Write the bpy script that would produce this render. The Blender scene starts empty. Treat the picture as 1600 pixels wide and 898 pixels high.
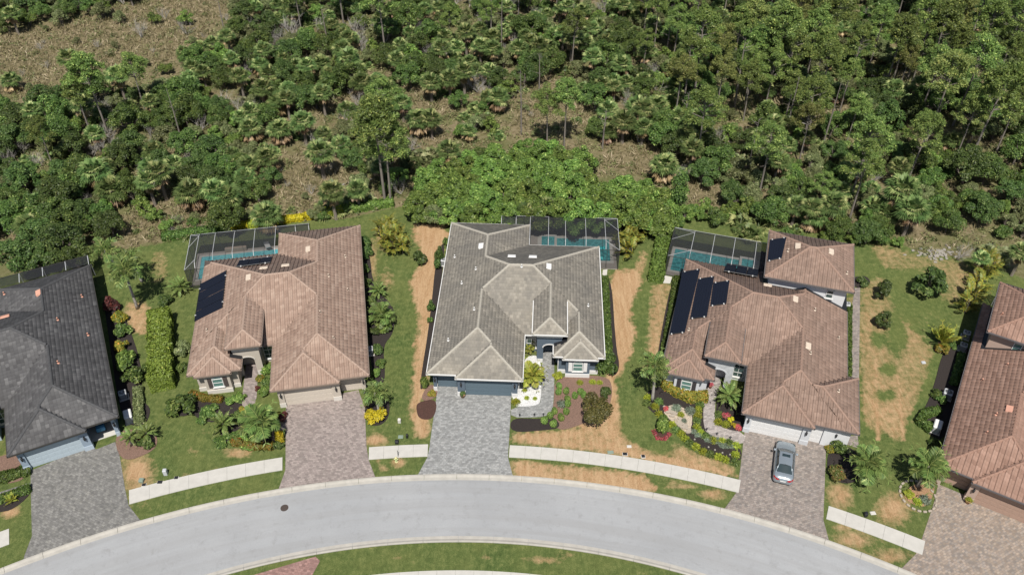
import bpy, bmesh, math, random
import numpy as np
from mathutils import Vector, Matrix
random.seed(7); RNG = np.random.default_rng(7)
SC = bpy.context.scene
COL = SC.collection
# ------------------------------------------------------------------ camera, sky, sun, exposure
FPX, CAMH = 1322.0, 65.0
DEP = math.atan(1138.0/FPX)
cam = bpy.data.cameras.new("camera"); camo = bpy.data.objects.new("camera", cam); COL.objects.link(camo)
camo.location = (0, 0, CAMH); camo.rotation_euler = (math.pi/2-DEP, 0, 0)
cam.sensor_width = 36; cam.lens = 36*FPX/1600; cam.clip_end = 3000; cam.clip_start = 1
SC.camera = camo
SUN_EL, SUN_AZ = math.radians(59), math.radians(-91.5)      # azimuth of the direction TO the sun, from +x
sun = bpy.data.lights.new("sun", 'SUN'); suno = bpy.data.objects.new("sun", sun); COL.objects.link(suno)
sd = Vector((math.cos(SUN_EL)*math.cos(SUN_AZ), math.cos(SUN_EL)*math.sin(SUN_AZ), math.sin(SUN_EL)))
suno.rotation_euler = sd.to_track_quat('Z', 'Y').to_euler(); suno.location = (0, 0, 150)
sun.energy = 5.0; sun.angle = math.radians(0.55); sun.color = (1.0, .95, .87)
W = bpy.data.worlds.new("World"); SC.world = W; W.use_nodes = True
wn = W.node_tree; sky = wn.nodes.new('ShaderNodeTexSky'); sky.sky_type = 'NISHITA'; sky.sun_disc = False
sky.sun_elevation = SUN_EL; sky.sun_rotation = math.pi/2-SUN_AZ; sky.dust_density = 1.2
wn.links.new(sky.outputs[0], wn.nodes['Background'].inputs[0]); wn.nodes['Background'].inputs[1].default_value = .06
SC.view_settings.view_transform = 'Standard'; SC.view_settings.look = 'None'; SC.view_settings.gamma = 1
SC.view_settings.use_curve_mapping = False; SC.view_settings.exposure = 0.27
SC.cycles.max_bounces = 5; SC.cycles.transparent_max_bounces = 12; SC.cycles.diffuse_bounces = 2
SC.cycles.glossy_bounces = 2; SC.cycles.transmission_bounces = 2

# ------------------------------------------------------------------ survey: photograph pixel (1600 wide) -> place on the plane at height z
def P(px, py, z=0.0):
    dx = (px-800)/FPX; dv = (py-449)/FPX
    t = (CAMH-z)/(math.sin(DEP)+dv*math.cos(DEP))
    return (dx*t, (math.cos(DEP)-dv*math.sin(DEP))*t, z)
def hgt(base, crown):
    y = P(base[0], base[1])[1]
    dv = (crown[1]-449)/FPX
    t = y/(math.cos(DEP)-dv*math.sin(DEP))
    return max(.4, CAMH-t*(math.sin(DEP)+dv*math.cos(DEP)))

# ------------------------------------------------------------------ materials
def nodes(name):
    m = bpy.data.materials.new(name); m.use_nodes = True
    nt = m.node_tree; b = nt.nodes['Principled BSDF']
    return m, nt, b
def N(nt, t, **k):
    n = nt.nodes.new(t)
    for a, v in k.items():
        if a.startswith('i_'):
            n.inputs[a[2:].replace('_', ' ')].default_value = v
        else: setattr(n, a, v)
    return n
def c4(c): return (c[0], c[1], c[2], 1)
def srgb(r, g, b):
    f = lambda x: ((x/255+.055)/1.055)**2.4 if x > 10 else x/255/12.92
    return (f(r), f(g), f(b))
def mixc(nt, fac, a, b, bt='MIX'):
    n = nt.nodes.new('ShaderNodeMix'); n.data_type = 'RGBA'; n.blend_type = bt
    for k, v in ((0, fac), (6, a), (7, b)):
        if hasattr(v, 'is_output'): nt.links.new(v, n.inputs[k])
        else: n.inputs[k].default_value = v if k == 0 else c4(v)
    return n.outputs[2]
def noise(nt, scale, detail=4, rough=.55, vec=None, dist=0):
    n = N(nt, 'ShaderNodeTexNoise'); n.inputs['Scale'].default_value = scale; n.inputs['Detail'].default_value = detail
    n.inputs['Roughness'].default_value = rough; n.inputs['Distortion'].default_value = dist
    if vec is None:
        tc = N(nt, 'ShaderNodeNewGeometry'); vec = tc.outputs['Position']
    nt.links.new(vec, n.inputs['Vector']); return n.outputs['Fac']
def ramp(nt, fac, stops):
    r = N(nt, 'ShaderNodeValToRGB'); e = r.color_ramp.elements
    while len(e) < len(stops): e.new(.5)
    for el, (p, c) in zip(e, stops):
        el.position = p; el.color = c4(c) if not isinstance(c, (int, float)) else (c, c, c, 1)
    nt.links.new(fac, r.inputs[0]); return r.outputs[0]
def bump(nt, b, h, s=.3, d=.05):
    bp = N(nt, 'ShaderNodeBump'); bp.inputs['Strength'].default_value = s; bp.inputs['Distance'].default_value = d
    nt.links.new(h, bp.inputs['Height']); nt.links.new(bp.outputs[0], b.inputs['Normal'])
def mathn(nt, op, a, b=0.0, clamp=False):
    n = N(nt, 'ShaderNodeMath', operation=op); n.use_clamp = clamp
    for i, v in enumerate((a, b)):
        if hasattr(v, 'is_output'): nt.links.new(v, n.inputs[i])
        else: n.inputs[i].default_value = v
    return n.outputs[0]
def attr(nt, name):
    a = N(nt, 'ShaderNodeAttribute'); a.attribute_name = name; return a.outputs['Fac']
def plain(name, c, rough=.6, metal=0, var=.12, sc=3.0, spec=.4):
    m, nt, b = nodes(name); c = tuple(x*.86 for x in c)
    f = noise(nt, sc, 5)
    col = mixc(nt, f, tuple(x*(1-var) for x in c), tuple(min(1, x*(1+var)) for x in c))
    nt.links.new(col, b.inputs['Base Color']); b.inputs['Roughness'].default_value = rough
    b.inputs['Metallic'].default_value = metal; b.inputs['Specular IOR Level'].default_value = spec
    return m
def foliage(name, c1, c2, c3=None, trans=.24, objvar=.3, k=1.32):
    m, nt, b = nodes(name); c1 = tuple(x*k for x in c1); c2 = tuple(x*k for x in c2); c3 = c3 and tuple(x*k for x in c3)
    if c2[1] > c2[0] and c2[2] < c2[0]*.6: c1, c2, c3 = [c and (c[0]*1.05, c[1]*1.02, c[2]*1.15) for c in (c1, c2, c3)]      # sun-bleached, olive cast
    t = attr(nt, 'tint')
    oi = N(nt, 'ShaderNodeObjectInfo')
    stops = [(0, c1), (.72 if c3 else 1, c2)]
    if c3: stops.append((1, c3))
    col = ramp(nt, t, stops)
    h = N(nt, 'ShaderNodeHueSaturation'); nt.links.new(col, h.inputs['Color'])
    nt.links.new(mathn(nt, 'ADD', mathn(nt, 'MULTIPLY', oi.outputs['Random'], objvar*2), 1-objvar), h.inputs['Value'])
    nt.links.new(mathn(nt, 'ADD', mathn(nt, 'MULTIPLY', oi.outputs['Random'], .035), .482), h.inputs['Hue'])
    nt.links.new(h.outputs[0], b.inputs['Base Color']); b.inputs['Roughness'].default_value = .5
    b.inputs['Specular IOR Level'].default_value = .28
    tr = N(nt, 'ShaderNodeBsdfTranslucent'); nt.links.new(h.outputs[0], tr.inputs[0])
    mx = N(nt, 'ShaderNodeMixShader'); mx.inputs[0].default_value = trans
    nt.links.new(b.outputs[0], mx.inputs[1]); nt.links.new(tr.outputs[0], mx.inputs[2])
    nt.links.new(mx.outputs[0], nt.nodes['Material Output'].inputs[0])
    return m
def tilemat(name, c1, c2, c3, stain, stainamt, k=.88):
    m, nt, b = nodes(name); c1, c2, c3, stain = [tuple(x*k for x in c) for c in (c1, c2, c3, stain)]
    t = attr(nt, 'tint')
    col = ramp(nt, t, [(0, c1), (.55, c2), (1, c3)])
    s = noise(nt, .35, 6, .65)
    s = ramp(nt, s, [(.38, 0.0), (.78, 1.0)])
    col = mixc(nt, mathn(nt, 'MULTIPLY', s, stainamt), col, stain)
    f = noise(nt, 9, 5, .7)
    col = mixc(nt, mathn(nt, 'MULTIPLY', f, .5), col, (.5, .5, .5), 'OVERLAY')
    nt.links.new(col, b.inputs['Base Color']); b.inputs['Roughness'].default_value = .85
    b.inputs['Specular IOR Level'].default_value = .25
    bump(nt, b, noise(nt, 25, 3), .3, .02)
    return m
def pavermat(name, cols, ang, sc=1.0):
    m, nt, b = nodes(name); mean = [sum(c[i] for c in cols)/4 for i in range(3)]; cols = [tuple((mean[i]+(c[i]-mean[i])*.48)*.73 for i in range(3)) for c in cols]
    g = N(nt, 'ShaderNodeNewGeometry')
    mp = N(nt, 'ShaderNodeMapping'); mp.inputs['Rotation'].default_value = (0, 0, ang); nt.links.new(g.outputs['Position'], mp.inputs[0])
    br = N(nt, 'ShaderNodeTexBrick'); br.inputs['Scale'].default_value = sc; br.inputs['Mortar Size'].default_value = .012
    br.inputs['Brick Width'].default_value = .3; br.inputs['Row Height'].default_value = .2
    br.inputs['Color1'].default_value = (0, 0, 0, 1); br.inputs['Color2'].default_value = (1, 1, 1, 1); br.inputs['Mortar'].default_value = (.5, .5, .5, 1)
    nt.links.new(mp.outputs[0], br.inputs[0])
    v = N(nt, 'ShaderNodeTexVoronoi'); v.inputs['Scale'].default_value = 5.2; nt.links.new(mp.outputs[0], v.inputs['Vector'])
    sp = N(nt, 'ShaderNodeSeparateColor'); nt.links.new(v.outputs['Color'], sp.inputs[0])
    n2 = noise(nt, .5, 4)
    mx = mathn(nt, 'ADD', mathn(nt, 'MULTIPLY', sp.outputs[0], .72), mathn(nt, 'MULTIPLY', n2, .28))
    col = ramp(nt, mx, [(.05, cols[0]), (.38, cols[1]), (.64, cols[2]), (.95, cols[3])])
    col = mixc(nt, mathn(nt, 'MULTIPLY', br.outputs['Fac'], .45), col, tuple(x*.45 for x in cols[0]))
    col = mixc(nt, .25, col, br.outputs['Color'], 'OVERLAY')
    nt.links.new(mixc(nt, mathn(nt, 'MULTIPLY', noise(nt, 14, 3, .7), .35), col, (.5, .5, .5), 'OVERLAY'), b.inputs['Base Color']); b.inputs['Roughness'].default_value = .8
    bump(nt, b, br.outputs['Fac'], -.35, .02)
    return m
M = {}
M['white'] = plain('white_paint', (.72, .72, .71), .5, var=.05)
M['offwhite'] = plain('offwhite', (.62, .6, .56), .6, var=.08)
M['dark'] = plain('dark_metal', (.02, .021, .024), .45)
M['bronze'] = plain('bronze_metal', (.05, .048, .045), .45)
M['bark'] = plain('bark', (.15, .13, .11), .9, var=.45, sc=6)
M['greybark'] = plain('grey_bark', (.215, .19, .165), .9, var=.35, sc=6)
M['twig'] = plain('bare_twigs', (.36, .34, .31), .9, var=.3, sc=3)
M['palmtrunk'] = plain('palm_trunk', (.22, .19, .16), .9, var=.35, sc=9)
M['concrete'] = plain('concrete', (.55, .535, .5), .85, var=.09, sc=1.2)
M['curb'] = plain('curb_concrete', (.42, .4, .36), .85, var=.25, sc=1.5)
M['sidewalk'] = plain('sidewalk_concrete', (.5, .485, .45), .85, var=.16, sc=1.6)
M['rubble'] = plain('marl_rubble', (.3, .28, .245), .9, var=.3, sc=4)
M['rock'] = plain('boulder', (.38, .33, .27), .9, var=.25, sc=4)
M['terracotta'] = plain('terracotta', (.42, .2, .13), .8)
M['acmetal'] = plain('painted_metal', (.5, .52, .54), .5, var=.1)
M['rafter'] = plain('white_rafters', (.4, .41, .42), .5, var=.08)
M['plastic'] = plain('utility_plastic', (.22, .28, .23), .6)
M['red'] = plain('red_lamp', (.35, .02, .02), .2)
M['yellow'] = plain('yellow_paint', (.62, .58, .3), .5)
M['hydgreen'] = plain('reflective_green', (.55, .68, .32), .5)
M['rubber'] = plain('rubber', (.02, .02, .02), .8)
M['solar'] = plain('solar_mat', (.010, .013, .024), .55, var=.3, sc=8, spec=.2)
M['manhole'] = plain('cast_iron', (.09, .07, .06), .7, metal=.3, sc=20)
M['bluething'] = plain('blue_plastic', (.1, .32, .55), .5)
M['skin'] = plain('brown_box', (.3, .18, .1), .8)
def glass(name, c):
    m, nt, b = nodes(name); b.inputs['Base Color'].default_value = c4(c); b.inputs['Roughness'].default_value = .06
    b.inputs['Specular IOR Level'].default_value = .9
    return m
M['glass'] = glass('window_glass', (.05, .08, .08))
M['greenglass'] = glass('tinted_glass', (.10, .2, .18))
M['carglass'] = glass('car_glass', (.025, .04, .045))
def carpaint():
    m, nt, b = nodes('silver_blue_paint'); b.inputs['Base Color'].default_value = (.33, .38, .42, 1)
    b.inputs['Metallic'].default_value = .55; b.inputs['Roughness'].default_value = .32
    b.inputs['Coat Weight'].default_value = .6; b.inputs['Coat Roughness'].default_value = .05
    return m
M['car'] = carpaint()
def screenmat():
    m, nt, b = nodes('insect_screen'); b.inputs['Base Color'].default_value = (.03, .032, .036, 1); b.inputs['Roughness'].default_value = .8
    b.inputs['Specular IOR Level'].default_value = .2
    t = N(nt, 'ShaderNodeBsdfTransparent'); mx = N(nt, 'ShaderNodeMixShader'); mx.inputs[0].default_value = .52
    nt.links.new(t.outputs[0], mx.inputs[1]); nt.links.new(b.outputs[0], mx.inputs[2])
    nt.links.new(mx.outputs[0], nt.nodes['Material Output'].inputs[0]); return m
M['screen'] = screenmat()
def watermat(name, c1, c2):
    m, nt, b = nodes(name)
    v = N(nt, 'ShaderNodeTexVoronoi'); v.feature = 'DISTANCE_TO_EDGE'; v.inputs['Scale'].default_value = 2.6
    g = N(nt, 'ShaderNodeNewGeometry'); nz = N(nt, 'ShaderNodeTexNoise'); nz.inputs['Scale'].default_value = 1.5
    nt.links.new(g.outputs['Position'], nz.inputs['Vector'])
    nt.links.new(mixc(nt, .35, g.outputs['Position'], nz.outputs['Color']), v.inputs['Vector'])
    f = ramp(nt, v.outputs['Distance'], [(0, 1.0), (.16, 0.0)])  # caustic net: bright light lines painted into the water colour
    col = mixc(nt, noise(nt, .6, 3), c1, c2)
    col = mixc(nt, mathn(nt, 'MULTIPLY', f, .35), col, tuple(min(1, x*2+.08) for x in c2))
    nt.links.new(col, b.inputs['Base Color']); b.inputs['Roughness'].default_value = .08
    bump(nt, b, noise(nt, 5, 2), .25, .03)
    return m
M['water'] = watermat('pool_water_teal', (.02, .20, .22), (.05, .34, .36))
M['waterblue'] = watermat('pool_water_blue', (.06, .42, .5), (.16, .6, .66))
def groundmat():
    m, nt, b = nodes('ground_grass')
    lawn = attr(nt, 'lawn'); dry = attr(nt, 'dry')
    n1 = noise(nt, .22, 5, .6); n2 = noise(nt, 1.6, 5, .7); n3 = noise(nt, 9, 4, .75)
    # stretched noise: fine mowing and blade streaks
    g = N(nt, 'ShaderNodeNewGeometry'); mp = N(nt, 'ShaderNodeMapping'); mp.inputs['Scale'].default_value = (1, .35, 1); nt.links.new(g.outputs['Position'], mp.inputs[0])
    n4 = noise(nt, 7, 4, .8, mp.outputs[0])
    green = ramp(nt, mathn(nt, 'ADD', mathn(nt, 'MULTIPLY', n2, .55), mathn(nt, 'MULTIPLY', n4, .45)),
                 [(.34, (.032, .056, .016)), (.5, (.082, .117, .035)), (.65, (.175, .195, .07))])
    green = mixc(nt, mathn(nt, 'MULTIPLY', ramp(nt, n1, [(.35, 0.0), (.7, 1.0)]), .5), green, (.15, .16, .052))
    tan = ramp(nt, mathn(nt, 'ADD', mathn(nt, 'MULTIPLY', n4, .6), mathn(nt, 'MULTIPLY', n3, .4)),
               [(.3, (.22, .135, .068)), (.5, (.36, .225, .12)), (.7, (.50, .35, .205))])
    mp2 = N(nt, 'ShaderNodeMapping'); mp2.inputs['Scale'].default_value = (1, .12, 1); nt.links.new(g.outputs['Position'], mp2.inputs[0]); st_n = noise(nt, 2.2, 4, .7, mp2.outputs[0])
    tan = mixc(nt, mathn(nt, 'MULTIPLY', ramp(nt, st_n, [(.4, 0.0), (.65, 1.0)]), .5), tan, (.53, .38, .23))
    green = mixc(nt, mathn(nt, 'MULTIPLY', ramp(nt, st_n, [(.5, 0.0), (.7, 1.0)]), .35), green, (.18, .2, .07))
    d = mathn(nt, 'ADD', dry, mathn(nt, 'MULTIPLY', mathn(nt, 'SUBTRACT', n2, .5), .9))
    d = mathn(nt, 'ADD', d, mathn(nt, 'MULTIPLY', mathn(nt, 'ADD', mathn(nt, 'MULTIPLY', mathn(nt, 'SUBTRACT', n4, .5), .6), mathn(nt, 'MULTIPLY', mathn(nt, 'MULTIPLY', mathn(nt, 'SUBTRACT', st_n, .5), .9), ramp(nt, dry, [(.05, 0.0), (.4, 1.0)])))))
    d = ramp(nt, d, [(.26, 0.0), (.68, 1.0)])
    yard = mixc(nt, d, green, tan)
    w1 = ramp(nt, mathn(nt, 'ADD', mathn(nt, 'MULTIPLY', n2, .6), mathn(nt, 'MULTIPLY', n3, .4)),
              [(.3, (.07, .062, .026)), (.45, (.155, .128, .07)), (.58, (.24, .195, .125)), (.72, (.33, .27, .18))])
    w2 = ramp(nt, n3, [(.35, (.04, .06, .016)), (.6, (.12, .145, .045))])
    wild = mixc(nt, mathn(nt, 'MULTIPLY', ramp(nt, n1, [(.38, 1.0), (.6, 0.0)]), .6), w1, w2)
    wild = mixc(nt, ramp(nt, dry, [(.1, 0.0), (.6, .75)]), wild, w1)
    col = mixc(nt, lawn, wild, yard)
    nt.links.new(col, b.inputs['Base Color']); b.inputs['Roughness'].default_value = .95; b.inputs['Specular IOR Level'].default_value = .1
    bump(nt, b, n3, .9, .12)
    return m
M['ground'] = groundmat()
def roadmat():
    m, nt, b = nodes('road_surface')
    n1 = noise(nt, .12, 5, .6); n2 = noise(nt, 30, 4, .8); n3 = noise(nt, 1.1, 6, .75)
    col = ramp(nt, n1, [(.3, (.262, .27, .28)), (.7, (.312, .32, .33))])
    col = mixc(nt, .3, col, ramp(nt, n2, [(.3, (.25, .25, .25)), (.7, (.75, .75, .75))]), 'OVERLAY')
    col = mixc(nt, mathn(nt, 'MULTIPLY', ramp(nt, n3, [(.53, 0.0), (.70, 1.0)]), .5), col, (.19, .19, .19))
    # faint wheel tracks along the curve
    g = N(nt, 'ShaderNodeNewGeometry'); sx = N(nt, 'ShaderNodeSeparateXYZ'); nt.links.new(g.outputs['Position'], sx.inputs[0])
    vl = N(nt, 'ShaderNodeVectorMath', operation='DISTANCE'); vl.inputs[1].default_value = (-5, -27, 0); nt.links.new(g.outputs['Position'], vl.inputs[0])
    cx = N(nt, 'ShaderNodeCombineXYZ'); nt.links.new(vl.outputs['Value'], cx.inputs[0]); nt.links.new(mathn(nt, 'MULTIPLY', sx.outputs[0], .03), cx.inputs[1])
    tr = noise(nt, 1.3, 3, .6, cx.outputs[0])
    col = mixc(nt, mathn(nt, 'MULTIPLY', ramp(nt, tr, [(.42, 0.0), (.62, 1.0)]), .4), col, (.235, .235, .235))
    v = N(nt, 'ShaderNodeTexVoronoi'); v.feature = 'DISTANCE_TO_EDGE'; v.inputs['Scale'].default_value = .16
    nt.links.new(mixc(nt, .05, g.outputs['Position'], N(nt, 'ShaderNodeTexNoise').outputs['Color']), v.inputs['Vector'])
    ck = ramp(nt, v.outputs['Distance'], [(0.0, 1.0), (.006, 0.0)])
    col = mixc(nt, mathn(nt, 'MULTIPLY', mathn(nt, 'MULTIPLY', ck, ramp(nt, n3, [(.5, 0.0), (.56, 1.0)])), .4), col, (.22, .22, .22))
    nt.links.new(col, b.inputs['Base Color']); b.inputs['Roughness'].default_value = .9
    bump(nt, b, n2, .3, .01)
    return m
M['road'] = roadmat()
def mulchmat(name, c, sc=14):
    m, nt, b = nodes(name); f = noise(nt, sc, 4, .8)
    nt.links.new(ramp(nt, f, [(.3, tuple(x*.45 for x in c)), (.55, c), (.75, tuple(min(1, x*1.7) for x in c))]), b.inputs['Base Color'])
    b.inputs['Roughness'].default_value = .95; bump(nt, b, f, 1, .08); return m
M['mulch_dark'] = mulchmat('mulch_dark', (.028, .021, .019))
M['mulch_red'] = mulchmat('mulch_red', (.075, .035, .026))
M['mulch_brown'] = mulchmat('mulch_brown', (.21, .13, .098))
M['gravel_white'] = mulchmat('gravel_white', (.68, .68, .68))
M['straw'] = mulchmat('straw_mulch', (.36, .215, .12))
M['gravel_tan'] = mulchmat('gravel_tan', (.5, .42, .33))
M['flat'] = {}
# foliage colours
F = {}
F['pine'] = foliage('pine_needles', (.045, .08, .018), (.14, .20, .045), (.32, .37, .09))
F['pinegrey'] = foliage('pine_needles_golden', (.06, .085, .022), (.17, .20, .05), (.36, .34, .1))
F['palm'] = foliage('sabal_fronds', (.04, .075, .02), (.12, .175, .05), (.32, .35, .13))
F['skirt'] = foliage('dead_fronds', (.11, .075, .035), (.27, .185, .105), (.44, .33, .22), .15)
F['oak'] = foliage('oak_leaves', (.02, .042, .009), (.08, .13, .026), (.22, .27, .07))
F['dark'] = foliage('dark_leaves', (.018, .038, .009), (.068, .108, .025), (.16, .20, .055), .25)
F['olive'] = foliage('olive_leaves', (.045, .06, .02), (.14, .165, .06), (.33, .33, .16))
F['bright'] = foliage('bright_leaves', (.03, .06, .012), (.12, .19, .034), (.31, .38, .095))
F['lime'] = foliage('lime_leaves', (.12, .17, .02), (.26, .3, .03), (.42, .42, .04))
F['yellow'] = foliage('yellow_leaves', (.2, .19, .015), (.48, .40, .02), (.6, .5, .03))
F['croton'] = foliage('croton_leaves', (.05, .08, .012), (.22, .19, .03), (.5, .2, .03))
F['orange'] = foliage('orange_red_leaves', (.05, .09, .015), (.22, .17, .03), (.5, .13, .03))
F['purple'] = foliage('purple_leaves', (.03, .02, .015), (.12, .035, .03), (.2, .07, .04))
F['pink'] = foliage('pink_flowers', (.06, .1, .03), (.45, .04, .1), (.65, .1, .2))
F['silver'] = foliage('silver_leaves', (.09, .12, .08), (.2, .24, .18), (.3, .33, .27))
F['landpalm'] = foliage('landscape_palm_fronds', (.045, .085, .02), (.13, .185, .045), (.27, .31, .09))
F['yelpalm'] = foliage('yellowing_palm_fronds', (.09, .13, .02), (.24, .26, .04), (.5, .38, .05))
F['gold'] = foliage('areca_fronds', (.05, .08, .014), (.16, .17, .03), (.5, .34, .04))
F['drygrass'] = foliage('dry_grass', (.12, .125, .05), (.24, .205, .115), (.38, .32, .21), .2)
F['olivered'] = foliage('olive_bronze_leaves', (.035, .04, .011), (.10, .095, .026), (.19, .155, .05))

# ------------------------------------------------------------------ mesh helpers
class MB:
    def __init__(s): s.v = []; s.f = []; s.t = []
    def add(s, vs, fs, tint=.5):
        o = len(s.v); s.v += [tuple(v) for v in vs]; s.f += [tuple(i+o for i in f) for f in fs]; s.t += [tint]*len(vs)
    def box(s, x0, x1, y0, y1, z0, z1, tint=.5):
        s.add([(x0, y0, z0), (x1, y0, z0), (x1, y1, z0), (x0, y1, z0), (x0, y0, z1), (x1, y0, z1), (x1, y1, z1), (x0, y1, z1)],
              [(3, 2, 1, 0), (4, 5, 6, 7), (0, 1, 5, 4), (1, 2, 6, 5), (2, 3, 7, 6), (3, 0, 4, 7)], tint)
    def bbox(s, x0, x1, y0, y1, z0, z1, b=.03):          # box with chamfered vertical and top edges
        o = [(x0+b, y0), (x1-b, y0), (x1, y0+b), (x1, y1-b), (x1-b, y1), (x0+b, y1), (x0, y1-b), (x0, y0+b)]
        cx, cy = (x0+x1)/2, (y0+y1)/2
        v = [(x, y, z0) for x, y in o]+[(x, y, z1-b) for x, y in o]+[(x+(b if x < cx else -b), y+(b if y < cy else -b), z1) for x, y in o]
        f = [(i, (i+1) % 8, 8+(i+1) % 8, 8+i) for i in range(8)]+[(8+i, 8+(i+1) % 8, 16+(i+1) % 8, 16+i) for i in range(8)]+[tuple(range(16, 24))]
        s.add(v, f)
    def prism(s, pts, z0, z1, tint=.5):
        n = len(pts); s.add([(x, y, z0) for x, y in pts]+[(x, y, z1) for x, y in pts],
            [tuple(range(n, 2*n))]+[(i, (i+1) % n, n+(i+1) % n, n+i) for i in range(n)]+[tuple(range(n-1, -1, -1))], tint)
    def tube(s, pts, rad, n=6, tint=.5, cap=True):
        pts = [Vector(p) for p in pts]; rings = []
        for i, p in enumerate(pts):
            d = (pts[min(i+1, len(pts)-1)]-pts[max(i-1, 0)]).normalized()
            a = d.orthogonal().normalized(); b = d.cross(a); r = rad[i] if hasattr(rad, '__len__') else rad
            rings.append([p+(a*math.cos(2*math.pi*k/n)+b*math.sin(2*math.pi*k/n))*r for k in range(n)])
        # keep rings aligned
        for i in range(1, len(rings)):
            best = min(range(n), key=lambda k: (rings[i][k]-rings[i-1][0]-(pts[i]-pts[i-1])).length); rings[i] = rings[i][best:]+rings[i][:best]
        v = [q for r in rings for q in r]
        f = [(i*n+k, i*n+(k+1) % n, (i+1)*n+(k+1) % n, (i+1)*n+k) for i in range(len(pts)-1) for k in range(n)]
        if cap: f += [tuple(range((len(pts)-1)*n, len(pts)*n)), tuple(range(n-1, -1, -1))]
        s.add(v, f, tint)
    def lathe(s, prof, n=12, cx=0, cy=0, tint=.5):
        v = [(cx+r*math.cos(2*math.pi*k/n), cy+r*math.sin(2*math.pi*k/n), z) for r, z in prof for k in range(n)]
        f = [(i*n+k, i*n+(k+1) % n, (i+1)*n+(k+1) % n, (i+1)*n+k) for i in range(len(prof)-1) for k in range(n)]
        f += [tuple(range((len(prof)-1)*n, len(prof)*n)), tuple(range(n-1, -1, -1))]
        s.add(v, f, tint)
    def mesh(s, name, m=None, smooth=False):
        me = bpy.data.meshes.new(name); me.from_pydata([tuple(v) for v in s.v], [], s.f)
        a = me.attributes.new('tint', 'FLOAT', 'POINT'); a.data.foreach_set('value', s.t)
        if m: me.materials.append(m)
        if smooth: me.polygons.foreach_set('use_smooth', [True]*len(me.polygons))
        me.update(); return me
def npmesh(name, V, Fq, T, m):
    """V (n,3), Fq (k,q) index array with q = 3 or 4, T (n,) tint"""
    me = bpy.data.meshes.new(name); V = np.asarray(V, np.float32); Fq = np.asarray(Fq, np.int32)
    me.vertices.add(len(V)); me.vertices.foreach_set('co', V.ravel())
    q = Fq.shape[1]; me.loops.add(Fq.size); me.loops.foreach_set('vertex_index', Fq.ravel())
    me.polygons.add(len(Fq)); me.polygons.foreach_set('loop_start', np.arange(0, Fq.size, q, dtype=np.int32))
    me.update(calc_edges=True); me.validate()
    a = me.attributes.new('tint', 'FLOAT', 'POINT'); a.data.foreach_set('value', np.asarray(T, np.float32))
    if m: me.materials.append(m)
    return me
def link(name, data, parent=None, loc=(0, 0, 0), rot=(0, 0, 0), sc=None, kind=None):
    o = bpy.data.objects.new(name, data); COL.objects.link(o); o.location = loc; o.rotation_euler = rot
    if sc is not None: o.scale = (sc, sc, sc) if isinstance(sc, (int, float)) else sc
    if parent is not None: o.parent = parent
    if kind: o['kind'] = kind
    return o
def thing(name, label, cat, loc=(0, 0, 0), rz=0, group=None, data=None, sc=None):
    o = link(name, data, None, loc, (0, 0, rz), sc); o['label'] = label; o['category'] = cat
    if group: o['group'] = group
    return o
def part(name, mb, m, parent, smooth=False, kind=None, label=None):
    o = link(name, mb.mesh(name, m, smooth), parent, kind=kind)
    if label: o['label'] = label
    return o
def copy_thing(root, loc, rz, sc, label=None, group=None):
    c = root.copy(); COL.objects.link(c); c.location = loc; c.rotation_euler = (0, 0, rz); c.scale = (sc, sc, sc) if isinstance(sc, (int, float)) else sc
    if label: c['label'] = label
    if group: c['group'] = group
    elif 'group' in c: del c['group']
    for ch in root.children:
        d = ch.copy(); COL.objects.link(d); d.parent = c
    return c
def inpoly(x, y, poly):
    x = np.asarray(x, float); y = np.asarray(y, float); r = np.zeros(x.shape, bool); n = len(poly)
    for i in range(n):
        x1, y1 = poly[i]; x2, y2 = poly[(i+1) % n]
        if y1 == y2: continue
        c = ((y1 > y) != (y2 > y)) & (x < (x2-x1)*(y-y1)/(y2-y1)+x1); r ^= c
    return r
def W2(pts, z=0): return [P(x, y, z)[:2] for x, y in pts]
def sheet(name, pts, z, m, parent=None, kind='structure', thick=0.0, label=None):
    """one polygon laid at height z, triangulated, with small side skirts"""
    bm = bmesh.new(); vs = [bm.verts.new((x, y, z)) for x, y in pts]
    f = bm.faces.new(vs); f.normal_update()
    if f.normal.z < 0: f.normal_flip()
    if thick:
        for e in list(bm.edges):
            a, b = e.verts; c = bm.verts.new((b.co.x, b.co.y, z-thick)); d = bm.verts.new((a.co.x, a.co.y, z-thick)); bm.faces.new((a, b, c, d))
    bmesh.ops.triangulate(bm, faces=[f])
    me = bpy.data.meshes.new(name); bm.to_mesh(me); bm.free(); me.materials.append(m)
    a = me.attributes.new('tint', 'FLOAT', 'POINT')
    o = link(name, me, parent)
    if kind and parent is None: o['kind'] = kind
    return o
def smoothpoly(pts, it=2):
    for _ in range(it):
        q = []
        for i in range(len(pts)):
            a = pts[i]; b = pts[(i+1) % len(pts)]
            q += [(a[0]*.75+b[0]*.25, a[1]*.75+b[1]*.25), (a[0]*.25+b[0]*.75, a[1]*.25+b[1]*.75)]
        pts = q
    return pts

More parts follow.
